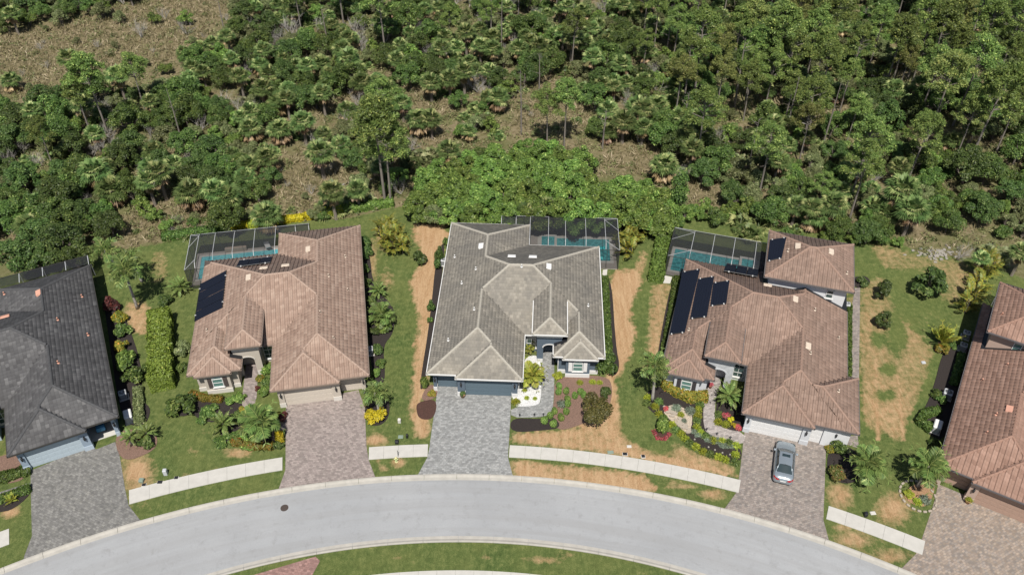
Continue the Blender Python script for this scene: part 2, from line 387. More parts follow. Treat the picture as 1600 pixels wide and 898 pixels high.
# ------------------------------------------------------------------ ground
def topx(X, Y, z=0.0):
    d = Y*math.cos(DEP)+(CAMH-z)*math.sin(DEP); u = Y*math.sin(DEP)-(CAMH-z)*math.cos(DEP)
    return 800+FPX*X/d, 449-FPX*u/d
LAWN = [(-900, 560), (-200, 470), (0, 432), (130, 405), (232, 384), (292, 372), (440, 346), (520, 343), (560, 336), (640, 322), (660, 345), (800, 352), (962, 352),
        (1000, 352), (1060, 340), (1130, 338), (1200, 350), (1340, 372), (1400, 378), (1440, 398), (1510, 404), (1560, 420), (1610, 440), (1900, 500), (2600, 700), (2600, 1500), (-900, 1500)]
DRYPOLY = [  # (polygon in survey pixels, strength)
 ([(648, 350), (706, 350), (703, 372), (690, 382), (690, 410), (684, 440), (684, 480), (674, 540), (666, 600), (656, 640), (672, 655), (668, 688), (648, 684), (642, 640), (648, 560), (654, 500), (640, 440), (660, 410), (655, 385), (646, 370)], 1),
 ([(955, 425), (1000, 420), (1003, 440), (986, 480), (992, 520), (986, 560), (962, 590), (965, 630), (978, 652), (990, 690), (1020, 705), (1150, 738), (1150, 748), (1080, 735), (960, 712), (800, 692), (800, 674), (880, 672), (905, 660), (950, 640), (945, 600), (955, 560), (950, 500), (955, 450)], 1.1),
 ([(800, 718), (900, 726), (1010, 742), (1034, 768), (1000, 768), (860, 752), (802, 745)], 1),
 ([(1018, 445), (1050, 438), (1046, 500), (1038, 560), (1005, 600), (1012, 520)], .8),
 ([(1345, 440), (1380, 430), (1392, 470), (1420, 510), (1462, 545), (1446, 600), (1425, 640), (1410, 690), (1350, 665), (1344, 560)], .58),
 ([(1358, 378), (1440, 398), (1505, 405), (1540, 430), (1490, 480), (1455, 455), (1440, 425), (1380, 420)], .42),
 ([(1040, 668), (1070, 700), (1150, 728), (1152, 744), (1060, 725), (1015, 690)], .75),
 ([(200, 470), (232, 470), (238, 500), (230, 525), (205, 520), (196, 490)], .7),
 ([(236, 392), (262, 392), (260, 440), (236, 450)], .5),
 ([(1000, 390), (1012, 392), (1006, 425), (990, 425)], .9)]
DRY = [(215, 735, 26, 30, .85), (300, 703, 14, 9, .5), (292, 742, 12, 8, .4), (370, 706, 26, 8, .8), (322, 677, 14, 9, .45), (335, 735, 14, 10, .35),
 (600, 372, 14, 20, .55), (582, 415, 9, 40, .6), (604, 440, 16, 20, .6), (588, 688, 18, 10, .85), (622, 722, 13, 9, .9), (600, 732, 12, 7, .6), (592, 720, 6, 6, .6),
 (1065, 760, 26, 5, .8), (1112, 772, 26, 10, .75), (1050, 752, 20, 6, .5), (1240, 700, 10, 8, .4), (1312, 775, 22, 26, .8), (1395, 792, 26, 26, .8), (1330, 842, 30, 14, .6), (1392, 868, 30, 10, .55),
 (1320, 825, 20, 8, .6), (15, 800, 16, 10, .85), (760, 870, 10, 5, .5), (850, 874, 34, 8, .6), (880, 866, 20, 6, .5), (1500, 430, 30, 20, .4), (620, 870, 10, 4, .3), (1490, 890, 40, 20, .4), (1340, 468, 20, 18, .4)]
GREEN = [(1388, 577, 13, 10), (1383, 617, 16, 12), (1400, 520, 16, 40), (985, 660, 18, 28), (1030, 680, 36, 26), (1000, 650, 20, 30), (430, 260, 1, 1), (1372, 530, 14, 12), (700, 357, 8, 5)]
def fbm(x, y, s=1.0):
    r = np.zeros_like(x); rs = np.random.RandomState(3)
    for k in range(14):
        a = rs.uniform(0, 6.28); f = s*rs.uniform(.25, 2.2); ph = rs.uniform(0, 6.28)
        r += np.sin((x*np.cos(a)+y*np.sin(a))*f+ph+1.3*np.sin((x*np.sin(a)-y*np.cos(a))*f*.7+ph))/14
    return r
def ground_fields(X, Y):
    px, py = topx(X, Y); wob = fbm(X, Y, 1.1)*14
    s = (py+689)/1100.0
    lawn = inpoly(px, py+fbm(X, Y, .6)*10, LAWN).astype(float)
    dry = np.zeros_like(X)
    wobs = [(fbm(X+31*k, Y-17*k, 1.0+.8*k)*(16+3*k), fbm(X-23*k, Y+11*k, 1.2+.9*k)*(12+2*k)) for k in range(7)]
    for poly, a in DRYPOLY:
        acc = 0
        for k, (wx, wy) in enumerate(wobs): acc = acc+inpoly(px+wx*.9+3*math.cos(k*.9), py+wy*.9+3*math.sin(k*.9), poly)
        dry = np.maximum(dry, acc/7.0*a*.66)
    for cx, cy, rx, ry, a in DRY:
        d = ((px-cx+wob*.4)/rx)**2+((py-cy+wob*.3)/ry)**2; dry = np.maximum(dry, a*.78*np.exp(-d*.9))
    # tracks worn by mowers between the right-hand houses and beside the grey house
    for (x0, y0, x1, y1, w, a) in ((1372, 690, 1368, 560, 4, .55), (1412, 690, 1400, 560, 4, .5), (1352, 650, 1348, 520, 4, .4), (970, 560, 982, 440, 4, .7)):
        t = np.clip((py-y0)/(y1-y0), 0, 1); d = np.abs(px-(x0+(x1-x0)*t))/w; dry = np.maximum(dry, a*np.exp(-d*d)*((py < y0) & (py > y1)))
    for cx, cy, rx, ry in GREEN:
        d = ((px-cx+wob*.5)/rx)**2+((py-cy+wob*.4)/ry)**2; dry *= 1-.95*np.exp(-d**2)
    dry += .36*(lawn > .5)*(fbm(X, Y, .35)+.22)
    return lawn, np.clip(dry, 0, 1)
OPEN = [[(0, 50), (150, 30), (200, 8), (280, -8), (400, -8), (350, 30), (300, 75), (275, 100), (200, 104), (150, 118), (95, 132), (35, 150), (-40, 150), (-40, 60)],
        [(430, 250), (470, 232), (540, 262), (560, 300), (545, 322), (500, 335), (440, 340), (425, 300)], [(940, 222), (1040, 218), (1046, 262), (1000, 275), (938, 255)],
        [(800, 118), (870, 112), (925, 150), (925, 200), (880, 215), (800, 200)], [(620, 130), (700, 150), (720, 175), (650, 200), (600, 190)],
        [(1062, 285), (1130, 280), (1128, 312), (1065, 325)], [(175, 338), (290, 322), (380, 318), (410, 345), (290, 368), (200, 385)], [(640, 218), (720, 200), (705, 235), (640, 250)], [(455, 150), (500, 135), (560, 160), (520, 180), (465, 180)],
        [(1060, 326), (1340, 372), (1200, 352), (1060, 345)]]
def make_ground():
    V = []; Fs = []; n0 = 0; la = []; dr = []
    def grid(x0, x1, y0, y1, h):
        nonlocal n0
        xs = np.linspace(x0, x1, int(round((x1-x0)/h))+1); ys = np.linspace(y0, y1, int(round((y1-y0)/h))+1)
        X, Y = np.meshgrid(xs, ys); l, d = ground_fields(X, Y)
        px, py = topx(X, Y); wob = fbm(X, Y, 1.3)*12
        for o in OPEN: d = np.where((l < .5) & inpoly(px+wob, py+wob*.5, o), .6, d)
        nx, ny = len(xs), len(ys); i = np.arange((nx-1)*(ny-1)); a = (i//(nx-1))*nx+i % (nx-1)+n0
        Fs.append(np.c_[a, a+1, a+1+nx, a+nx]); V.append(np.c_[X.ravel(), Y.ravel(), np.zeros(X.size)]); la.append(l.ravel()); dr.append(d.ravel()); n0 += X.size
    grid(-66, 66, 30, 100, .25); grid(-130, 130, 100, 200, .8); grid(-130, -66, 30, 100, 2); grid(66, 130, 30, 100, 2)
    for (x0, x1, y0, y1) in ((-1500, -130, -1500, 1500), (130, 1500, -1500, 1500), (-130, 130, 200, 1500), (-130, 130, -1500, 30)): grid(x0, x1, y0, y1, 1e5) if 0 else None
    for (x0, x1, y0, y1) in ((-1500, -130, -1500, 1500), (130, 1500, -1500, 1500), (-130, 130, 200, 1500), (-130, 130, -1500, 30)):
        V.append(np.array([(x0, y0, 0), (x1, y0, 0), (x1, y1, 0), (x0, y1, 0)], float)); Fs.append(np.array([[n0, n0+1, n0+2, n0+3]])); n0 += 4
        l = 1.0 if y1 == 30 else 0.0; la.append(np.full(4, l)); dr.append(np.full(4, .2))
    V = np.vstack(V); me = npmesh('ground', V, np.vstack(Fs), np.zeros(len(V)), M['ground'])
    for nm, arr in (('lawn', la), ('dry', dr)):
        a = me.attributes.new(nm, 'FLOAT', 'POINT'); a.data.foreach_set('value', np.concatenate(arr).astype(np.float32))
    link('ground', me, kind='structure')
make_ground()

# ------------------------------------------------------------------ road, kerbs, pavements, driveways
C_OUT = (-5.17, -31.14, 79.82); C_IN = (-4.70, -20.2, 61.65)
C_SW1 = (-5.19, -32.05, 82.85); C_SW2 = (-5.39, -33.42, 85.68)
def yc(c, x, dr=0.0): return c[1]+math.sqrt((c[2]+dr)**2-(x-c[0])**2)
def arcpt(c, a, dr=0.0): return (c[0]+(c[2]+dr)*math.sin(a), c[1]+(c[2]+dr)*math.cos(a))
def strip(name, f0, f1, s0, s1, n, z, m, parent=None, z2=None, thick=.0):
    mb = MB(); v = []
    for i in range(n+1):
        s = s0+(s1-s0)*i/n; a = f0(s); b = f1(s); v += [(a[0], a[1], z), (b[0], b[1], z if z2 is None else z2)]
        if thick: v += [(a[0], a[1], z-thick), (b[0], b[1], (z if z2 is None else z2)-thick)]
    k = 4 if thick else 2; f = []
    for i in range(n):
        a = i*k; b = a+k; f.append((a, b, b+1, a+1))
        if thick: f += [(a, a+2, b+2, b), (a+1, b+1, b+3, a+3)]
    if thick: f += [(0, 1, 3, 2), (n*k, n*k+2, n*k+3, n*k+1)]
    mb.add(v, f); return part(name, mb, m, parent)
r = strip('road', lambda a: arcpt(C_IN, a*1.06, .2), lambda a: arcpt(C_OUT, a, -.5), -.82, .88, 120, .012, M['road']); r['kind'] = 'structure'
ko = link('kerb', None, kind='structure'); ki = link('kerb', None, kind='structure')
def kerb_section(c, a0, a1, sgn, parent):
    prof = [(0.0, .03), (0.0, .105), (.14, .115), (.24, .075), (.34, .035), (.64, .022), (.64, .0)]
    mb = MB(); n = 4; v = []
    g = .012/c[2]
    for i in range(n+1):
        a = a0+g+(a1-a0-2*g)*i/n
        for r_, z in prof:
            p = arcpt(c, a, -sgn*r_); v.append((p[0], p[1], z))
    k = len(prof)
    f = [(i*k+j, i*k+j+1, (i+1)*k+j+1, (i+1)*k+j) for i in range(n) for j in range(k-1)]+[tuple(range(k)), tuple(range(n*k, n*k+k))]
    mb.add(v, f); part('kerb_section', mb, M['curb'], parent)
st = 3.05/C_OUT[2]
for i in range(-21, 24): kerb_section(C_OUT, i*st, (i+1)*st, 1, ko)
st = 3.05/C_IN[2]
for i in range(-14, 16): kerb_section(C_IN, i*st, (i+1)*st, -1, ki)
sw = link('pavement', None, kind='structure')
def slabs(spans, cA, cB, step, parent):
    for x0, x1 in spans:
        n = max(1, round((x1-x0)/step))
        for i in range(n):
            a = x0+(x1-x0)*i/n+.006; b = x0+(x1-x0)*(i+1)/n-.006; mb = MB()
            # joints run square to the kerb: shift the far edge outward along the radius
            q = [(a, yc(cA, a)), ((a+b)/2, yc(cA, (a+b)/2)), (b, yc(cA, b))]
            top = [(x+(x-cA[0])*.0185, 0) for x, y in q]; top = [(x, yc(cB, x)) for x, _ in top]
            mb.prism(q+top[::-1], .0, .055+random.uniform(-.004, .004)); part('slab', mb, M['sidewalk'], parent)
X = lambda px, py: P(px, py)[0]
slabs([(-62, X(40, 835)-1), (X(206, 778), X(444.5, 722)), (X(578, 706), X(669, 704)), (X(795, 704), X(1151, 757)), (X(1288, 802), X(1434, 850)), (60, 66)], C_SW1, C_SW2, 1.55, sw)
sw2 = link('pavement', None, kind='structure')
slabs([(-12.5, 6), (6, 30)], (-4.7, -20.2, 57.4), (-4.7, -20.2, 58.95), 1.55, sw2)
GA, GB, GC, GD = (.13, .13, .135), (.19, .19, .195), (.25, .25, .25), (.31, .30, .275)
M['pav0'] = pavermat('grey_pavers', [(.13, .128, .126), (.188, .184, .178), (.245, .24, .23), (.32, .31, .275)], .45)
M['pav1'] = pavermat('pinkish_pavers', [(.25, .205, .19), (.31, .255, .24), (.35, .30, .275), (.41, .35, .32)], .1)
M['pav3'] = pavermat('light_grey_pavers', [(.20, .205, .205), (.285, .292, .29), (.355, .36, .355), (.44, .435, .42)], -.1)
M['pav4'] = pavermat('brown_grey_pavers', [(.185, .175, .175), (.27, .235, .215), (.34, .275, .24), (.40, .36, .31)], -.3)
M['pav5'] = pavermat('tan_grey_pavers', [(.21, .205, .205), (.31, .265, .235), (.39, .29, .22), (.43, .36, .28)], -.5)
M['pav4l'] = pavermat('pale_path_pavers', [(.30, .27, .26), (.38, .34, .32), (.45, .40, .375), (.52, .48, .45)], -.3)
M['pavred'] = pavermat('red_pavers', [(.24, .14, .12), (.31, .175, .15), (.36, .21, .185), (.42, .28, .25)], .2)
DRIVES = [('pav0', [(48, 735), (131, 700), (143, 693), (150, 702), (180, 690), (187, 712), (196, 766), (201, 789), (222, 816), (200, 828), (100, 862), (35, 888), (38, 868), (50, 837), (48, 759)]),
 ('pav1', [(447, 632), (560, 609), (570, 637), (572.6, 696), (576, 718), (591, 757), (500, 772), (431, 776), (446, 734)]),
 ('pav3', [(684, 600), (716, 602), (729, 611), (799, 611), (797.5, 651), (793.7, 714), (804, 754), (645, 756), (668, 714), (671, 698), (683, 612)]),
 ('pav4', [(1158, 662), (1240, 680), (1291, 690), (1288.6, 754), (1286.5, 812), (1300, 862), (1200, 824), (1128, 800), (1151, 768.5), (1157, 730), (1164, 668)]),
 ('pav5', [(1466, 756), (1600, 812), (1640, 832), (1700, 1000), (1480, 918), (1400, 896), (1431, 865), (1439, 845.5), (1459, 786)]),
 ('pavred', [(362, 908), (493, 869), (500, 876), (484, 905), (470, 960), (300, 960)])]
def clamp_arc(pts, c, r, outside=True):
    q = []
    for i in range(len(pts)):
        a, b = pts[i], pts[(i+1) % len(pts)]; n = max(1, int(math.hypot(b[0]-a[0], b[1]-a[1])/.5))
        q += [(a[0]+(b[0]-a[0])*k/n, a[1]+(b[1]-a[1])*k/n) for k in range(n)]
    o = []
    for x, y in q:
        d = math.hypot(x-c[0], y-c[1])
        if (d < r) == outside: x, y = c[0]+(x-c[0])*r/d, c[1]+(y-c[1])*r/d
        if not o or math.hypot(x-o[-1][0], y-o[-1][1]) > .05: o.append((x, y))
    return o
for i, (mn, pts) in enumerate(DRIVES):
    q = clamp_arc(W2(pts), C_OUT, 79.7) if mn != 'pavred' else clamp_arc(W2(pts), C_IN, 61.75, False)
    sheet('driveway', q, .02+.0015*i, M[mn], thick=.02)
# edging course and footpaths
sheet('path', smoothpoly(W2([(847, 540), (866, 540), (866, 632), (858, 648), (840, 652), (798, 652), (799, 636), (838, 634), (846, 626)]), 1), .03, M['pav3'], thick=.03)
sheet('path', smoothpoly(W2([(1112, 560), (1134, 565), (1126, 600), (1118, 622), (1116, 658), (1122, 666), (1166, 676), (1160, 697), (1112, 684), (1098, 668), (1096, 650), (1102, 615)]), 1), .03, M['pav4l'], thick=.03)
sheet('path', W2([(385, 565), (404, 562), (401, 620), (396, 640), (404, 660), (448, 655), (448, 671), (395, 676), (380, 660), (378, 625)]), .03, M['pav1'], thick=.03)
sheet('path', W2([(-30, 778), (46, 754), (47, 762), (-30, 786)]), .03, M['pav0'], thick=.03)
sheet('path', W2([(1336, 450), (1344, 450), (1342, 592), (1326, 592), (1327, 500)]), .03, M['pav4'], thick=.03)
sheet('path', W2([(942, 422), (949, 421), (948, 432), (941, 432)]), .05, M['concrete'], thick=.05)
sheet('path', W2([(1035, 430), (1050, 433), (1047, 443), (1033, 442)]), .05, M['concrete'], thick=.05)
sheet('path', W2([(1340, 680), (1342, 700), (1310, 690), (1308, 683)]), .03, M['pav4'], thick=.03)
BEDS = [('mulch_brown', [(866, 586), (948, 586), (958, 605), (952, 640), (935, 652), (905, 664), (880, 672), (868, 668), (858, 652), (866, 632)]),
 ('mulch_dark', [(798, 652), (845, 655), (866, 650), (878, 668), (850, 672), (797, 676)]), ('mulch_red', [(652, 628), (684, 622), (679, 655), (655, 655), (650, 640)]),
 ('mulch_brown', [(668, 600), (684, 603), (683, 622), (655, 628)]),
 ('gravel_white', [(803, 610), (812, 585), (822, 555), (846, 556), (846, 626), (838, 634), (800, 636)]),
 ('mulch_dark', [(1008, 612), (1040, 600), (1100, 618), (1098, 668), (1112, 684), (1160, 698), (1157, 727), (1105, 712), (1075, 692), (1050, 668), (1034, 655), (1015, 640), (1006, 628)]),
 ('gravel_tan', [(1036, 640), (1052, 630), (1078, 642), (1083, 655), (1076, 680), (1062, 668), (1040, 650)]),
 ('mulch_dark', [(1118, 640), (1124, 600), (1158, 618), (1164, 672), (1148, 674), (1118, 664)]), ('mulch_red', [(1020, 676), (1024, 668), (1040, 670), (1046, 678), (1040, 687), (1027, 687)]),
 ('mulch_dark', [(292, 632), (330, 620), (380, 622), (380, 660), (395, 676), (444, 672), (443, 700), (415, 703), (372, 699), (348, 688), (340, 660), (310, 657)]),
 ('mulch_dark', [(570, 620), (606, 616), (610, 640), (604, 658), (590, 666), (572, 662)]), ('mulch_dark', [(565, 375), (578, 395), (583, 450), (618, 480), (616, 520), (598, 540), (602, 580), (600, 600), (580, 600)]),
 ('mulch_brown', [(178, 690), (190, 670), (240, 672), (248, 690), (238, 706), (192, 723)]),
 ('mulch_dark', [(160, 460), (182, 470), (198, 500), (222, 570), (222, 625), (238, 640), (225, 668), (190, 660), (175, 560)]),
 ('mulch_brown', [(-30, 755), (-30, 722), (46, 700), (46, 754)]), ('mulch_dark', [(-30, 802), (-30, 786), (47, 762), (47, 774), (20, 796), (0, 800)]),
 ('straw', [(1410, 775), (1418, 762), (1460, 740), (1462, 760), (1450, 793), (1425, 788)]), ('mulch_dark', [(1293, 700), (1325, 695), (1345, 715), (1343, 750), (1320, 757), (1292, 745)]),
 ('mulch_dark', [(1328, 435), (1352, 430), (1362, 442), (1350, 450), (1336, 450)]), ('mulch_dark', [(1428, 650), (1445, 640), (1460, 600), (1470, 560), (1478, 545), (1500, 535), (1530, 560), (1480, 690), (1450, 680)]),
 ('mulch_dark', [(945, 435), (956, 440), (962, 540), (970, 580), (950, 592)]), ('mulch_dark', [(682, 395), (696, 375), (690, 440), (668, 580), (660, 610), (655, 605), (672, 500)]),
 ('mulch_dark', [(1016, 430), (1028, 370), (1044, 372), (1038, 432)]), ('mulch_dark', [(1048, 440), (1060, 440), (1036, 560), (1022, 580)]),
 ('mulch_brown', [(1484, 520), (1492, 540), (1470, 555), (1455, 545)]), ('mulch_dark', [(245, 600), (244, 500), (264, 500), (265, 600)]), ('mulch_dark', [(268, 650), (300, 650), (302, 625), (268, 628)])]
for i, (mn, pts) in enumerate(BEDS):
    sheet('planting_bed', smoothpoly(W2(pts), 2), .036+.0012*i, M[mn], thick=.04)
mb = MB()
for k in range(90):                                    # pale marl heap by the right-hand wood edge
    x, y, _ = P(random.gauss(1464, 17), random.gauss(397, 5)); mb.bbox(x-.12, x+random.uniform(.05, .3), y-.12, y+random.uniform(.05, .25), 0, random.uniform(.03, .2), .03)
thing('rubble', 'pale grey and white rubble strewn along the edge of the wood at the right', 'rubble', data=mb.mesh('rubble', M['rubble']))['kind'] = 'stuff'

# ------------------------------------------------------------------ houses
PT = .4167
def rh(r, u, v):
    u0, u1, v0, v1, ze = r
    return ze+PT*np.minimum(np.minimum(u-u0, u1-u), np.minimum(v-v0, v1-v))
def inside(r, u, v, e=0.0): return (u > r[0]-e) & (u < r[1]+e) & (v > r[2]-e) & (v < r[3]+e)
def tiled_roof(parent, m, rects, style, tm, capm):
    CW, CL = (.46, .375) if style == 'barrel' else (.34, .345)
    V = []; Q = []; T = []; n0 = 0
    prof = [(0, 0), (.14, .1), (.46, .1), (.6, 0), (1, 0)] if style == 'barrel' else [(0, .0), (.94, .0), (1, .0)]
    deck = MB()
    for ri, r in enumerate(rects):
        u0, u1, v0, v1, ze = r; w, d = u1-u0, v1-v0; hm = min(w, d)/2
        # solid deck under the tiles
        if w >= d: a, b = (u0+hm, (v0+v1)/2), (u1-hm, (v0+v1)/2)
        else: a, b = ((u0+u1)/2, v0+hm), ((u0+u1)/2, v1-hm)
        zt = ze+PT*hm-.04-.004*ri; zb = ze-.04-.004*ri
        c = [(u0, v0), (u1, v0), (u1, v1), (u0, v1)]
        vv = [(m*x, y, zb) for x, y in c]+[(m*a[0], a[1], zt), (m*b[0], b[1], zt)]
        deck.add(vv, [(0, 1, 5, 4), (1, 2, 5), (2, 3, 4, 5), (3, 0, 4)] if w >= d else [(0, 1, 4), (1, 2, 5, 4), (2, 3, 5), (3, 0, 4, 5)])
        for side in range(4):
            # (along axis start, length, mapping)
            if side == 0: L0, L1 = u0, u1; mp = lambda a, t: (a, v0+t)
            elif side == 2: L0, L1 = u0, u1; mp = lambda a, t: (a, v1-t)
            elif side == 1: L0, L1 = v0, v1; mp = lambda a, t: (u1-t, a)
            else: L0, L1 = v0, v1; mp = lambda a, t: (u0+t, a)
            D = min(hm, (L1-L0)/2)
            for ci in range(int(math.ceil(D/CL))):
                t0 = ci*CL; t1 = min(t0+CL+.0, D); off = (ci % 2)*.5*CW if style == 'flat_bond' else 0
                k0 = int(math.floor((L0+t0-off)/CW)); k1 = int(math.ceil((L1-t0-off)/CW)); ks = np.arange(k0, k1)
                rnd = np.random.RandomState((ci*131+side*17+ri*7) % 9999)
                jit = rnd.uniform(-.006, .008, len(ks)); tn = np.clip(rnd.normal(.5, .23, len(ks)), 0, 1)
                for (fa, ha), (fb, hb) in zip(prof[:-1], prof[1:]):
                    ea = off+(ks+fa)*CW; eb = off+(ks+fb)*CW
                    gap = style != 'barrel' and fa > .5
                    la, lb = np.clip(ea, L0+t0, L1-t0), np.clip(eb, L0+t0, L1-t0)
                    ua, ub = np.clip(ea, L0+t1, L1-t1), np.clip(eb, L0+t1, L1-t1)
                    ok = (lb-la) > 1e-3
                    ca = (la+lb+ua+ub)/4; tc = (t0+t1)/2; cu, cv = mp(ca, np.full_like(ca, tc)); z = ze+PT*tc
                    for rj, q in enumerate(rects):
                        if rj == ri: continue
                        hj = rh(q, cu, cv); ins = inside(q, cu, cv)
                        ok &= ~(ins & (hj > z+.16))
                        if rj < ri: ok &= ~(ins & (np.abs(hj-z) < .02))
                    idx = np.nonzero(ok)[0]
                    if not len(idx): continue
                    n = len(idx); o = -.004*ri
                    stp = .022 if style == 'barrel' else .028
                    drop = -.03 if gap else 0
                    def pt(a, t, h):
                        x, y = mp(a, np.full_like(a, t)); return np.c_[m*x, y, np.full_like(a, ze+PT*t)+h+o]
                    j = jit[idx]
                    A = pt(la[idx], t0-.03, ha+stp+j+drop); B = pt(lb[idx], t0-.03, hb+stp+j+drop)
                    C_ = pt(ub[idx], t1, hb+.004+drop*.3); D_ = pt(ua[idx], t1, ha+.004+drop*.3)
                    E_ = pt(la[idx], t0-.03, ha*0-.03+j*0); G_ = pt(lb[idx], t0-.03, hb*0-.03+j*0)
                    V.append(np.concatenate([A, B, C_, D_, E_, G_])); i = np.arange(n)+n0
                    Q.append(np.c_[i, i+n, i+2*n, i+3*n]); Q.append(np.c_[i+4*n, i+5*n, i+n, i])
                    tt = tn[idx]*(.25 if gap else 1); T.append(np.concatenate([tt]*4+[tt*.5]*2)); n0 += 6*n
    me = npmesh('roof_tiles', np.vstack(V), np.vstack(Q), np.concatenate(T), tm)
    link('roof_tiles', me, parent, kind='stuff')
    part('roof_deck', deck, M['dark'], parent)
    # ridge and hip caps
    cb = MB()
    def capline(a, b, ri):
        a = Vector(a); b = Vector(b); L = (b-a).length
        if L < .3: return
        n = max(1, int(L/.40)); d = (b-a)/n; s = d.cross(Vector((0, 0, 1))).normalized(); up = s.cross(d).normalized()
        if up.z < 0: up = -up
        hip = abs(d.z) > .02
        dr = -.045 if hip else -.07
        for i in range(n):
            p = a+d*i; q = a+d*(i+1)*1.0; c = (p+q)/2
            bad = False
            for rj, r in enumerate(rects):
                if rj == ri: continue
                if inside(r, c.x, c.y, .01) and rh(r, c.x, c.y) > c.z-.035: bad = True
            if bad: continue
            p = p-d*.12; h0, h1 = .135+random.uniform(0, .012), .105
            t = min(1, max(0, random.gauss(.5, .2)))
            def ring(o, h): return [o-s*.16+up*dr, o-s*.10+up*(h-.045), o+up*h, o+s*.10+up*(h-.045), o+s*.16+up*dr]
            v = ring(p, h0)+ring(q, h1)
            cb.add([(m*x.x, x.y, x.z) for x in v], [(k, k+1, k+6, k+5) for k in range(4)]+[(0, 1, 2, 3, 4)], t)
    for ri, r in enumerate(rects):
        u0, u1, v0, v1, ze = r; w, d = u1-u0, v1-v0; hm = min(w, d)/2; zt = ze+PT*hm
        if w >= d: a, b = (u0+hm, (v0+v1)/2, zt), (u1-hm, (v0+v1)/2, zt); pr = [((u0, v0), a), ((u0, v1), a), ((u1, v0), b), ((u1, v1), b)]
        else: a, b = ((u0+u1)/2, v0+hm, zt), ((u0+u1)/2, v1-hm, zt); pr = [((u0, v0), a), ((u1, v0), a), ((u0, v1), b), ((u1, v1), b)]
        capline(a, b, ri)
        for c, e in pr: capline((c[0], c[1], ze), e, ri)
    part('ridge_caps', cb, capm, parent, kind='stuff')
def gutters(parent, m, rects, gm, soff):
    for ri, r in enumerate(rects):
        u0, u1, v0, v1, ze = r
        for side in range(4):
            L0, L1 = (u0, u1) if side % 2 == 0 else (v0, v1)
            ks = np.arange(L0, L1+.001, .1); c = ks+.05
            cu, cv = ((c, np.full_like(c, v0 if side == 0 else v1)) if side % 2 == 0 else (np.full_like(c, u1 if side == 1 else u0), c))
            ok = c < L1
            for rj, q in enumerate(rects):
                if rj == ri: continue
                h = rh(q, cu, cv); ins = inside(q, cu, cv, .001)
                ok &= ~(ins & (h > (ze+.1 if abs(q[4]-ze) < .1 else ze-.15)))
                if rj < ri: ok &= ~(ins & (np.abs(h-ze) < .02))
            i = 0
            while i < len(ok):
                if ok[i]:
                    j = i
                    while j+1 < len(ok) and ok[j+1]: j += 1
                    a, b = ks[i], min(ks[j]+.1, L1); i = j+1
                    if b-a < .25: continue
                    z0, z1 = ze-.16, ze-.015; o = .003*ri
                    if side == 0: bx = (a-.1, b+.1, v0-.11-o, v0-.005); 
                    elif side == 2: bx = (a-.1, b+.1, v1+.005, v1+.11+o)
                    elif side == 1: bx = (u1+.005, u1+.11+o, a-.1, b+.1)
                    else: bx = (u0-.11-o, u0-.005, a-.1, b+.1)
                    xs = sorted((m*bx[0], m*bx[1])); mb = MB(); mb.box(xs[0], xs[1], bx[2], bx[3], z0-o, z1-o); part('gutter', mb, gm, parent)
                else: i += 1
        xs = sorted((m*(u0+.01), m*(u1-.01))); sm = MB(); sm.box(xs[0], xs[1], v0+.01, v1-.01, ze-.20-.004*ri, ze-.12-.004*ri); part('soffit', sm, soff, parent)
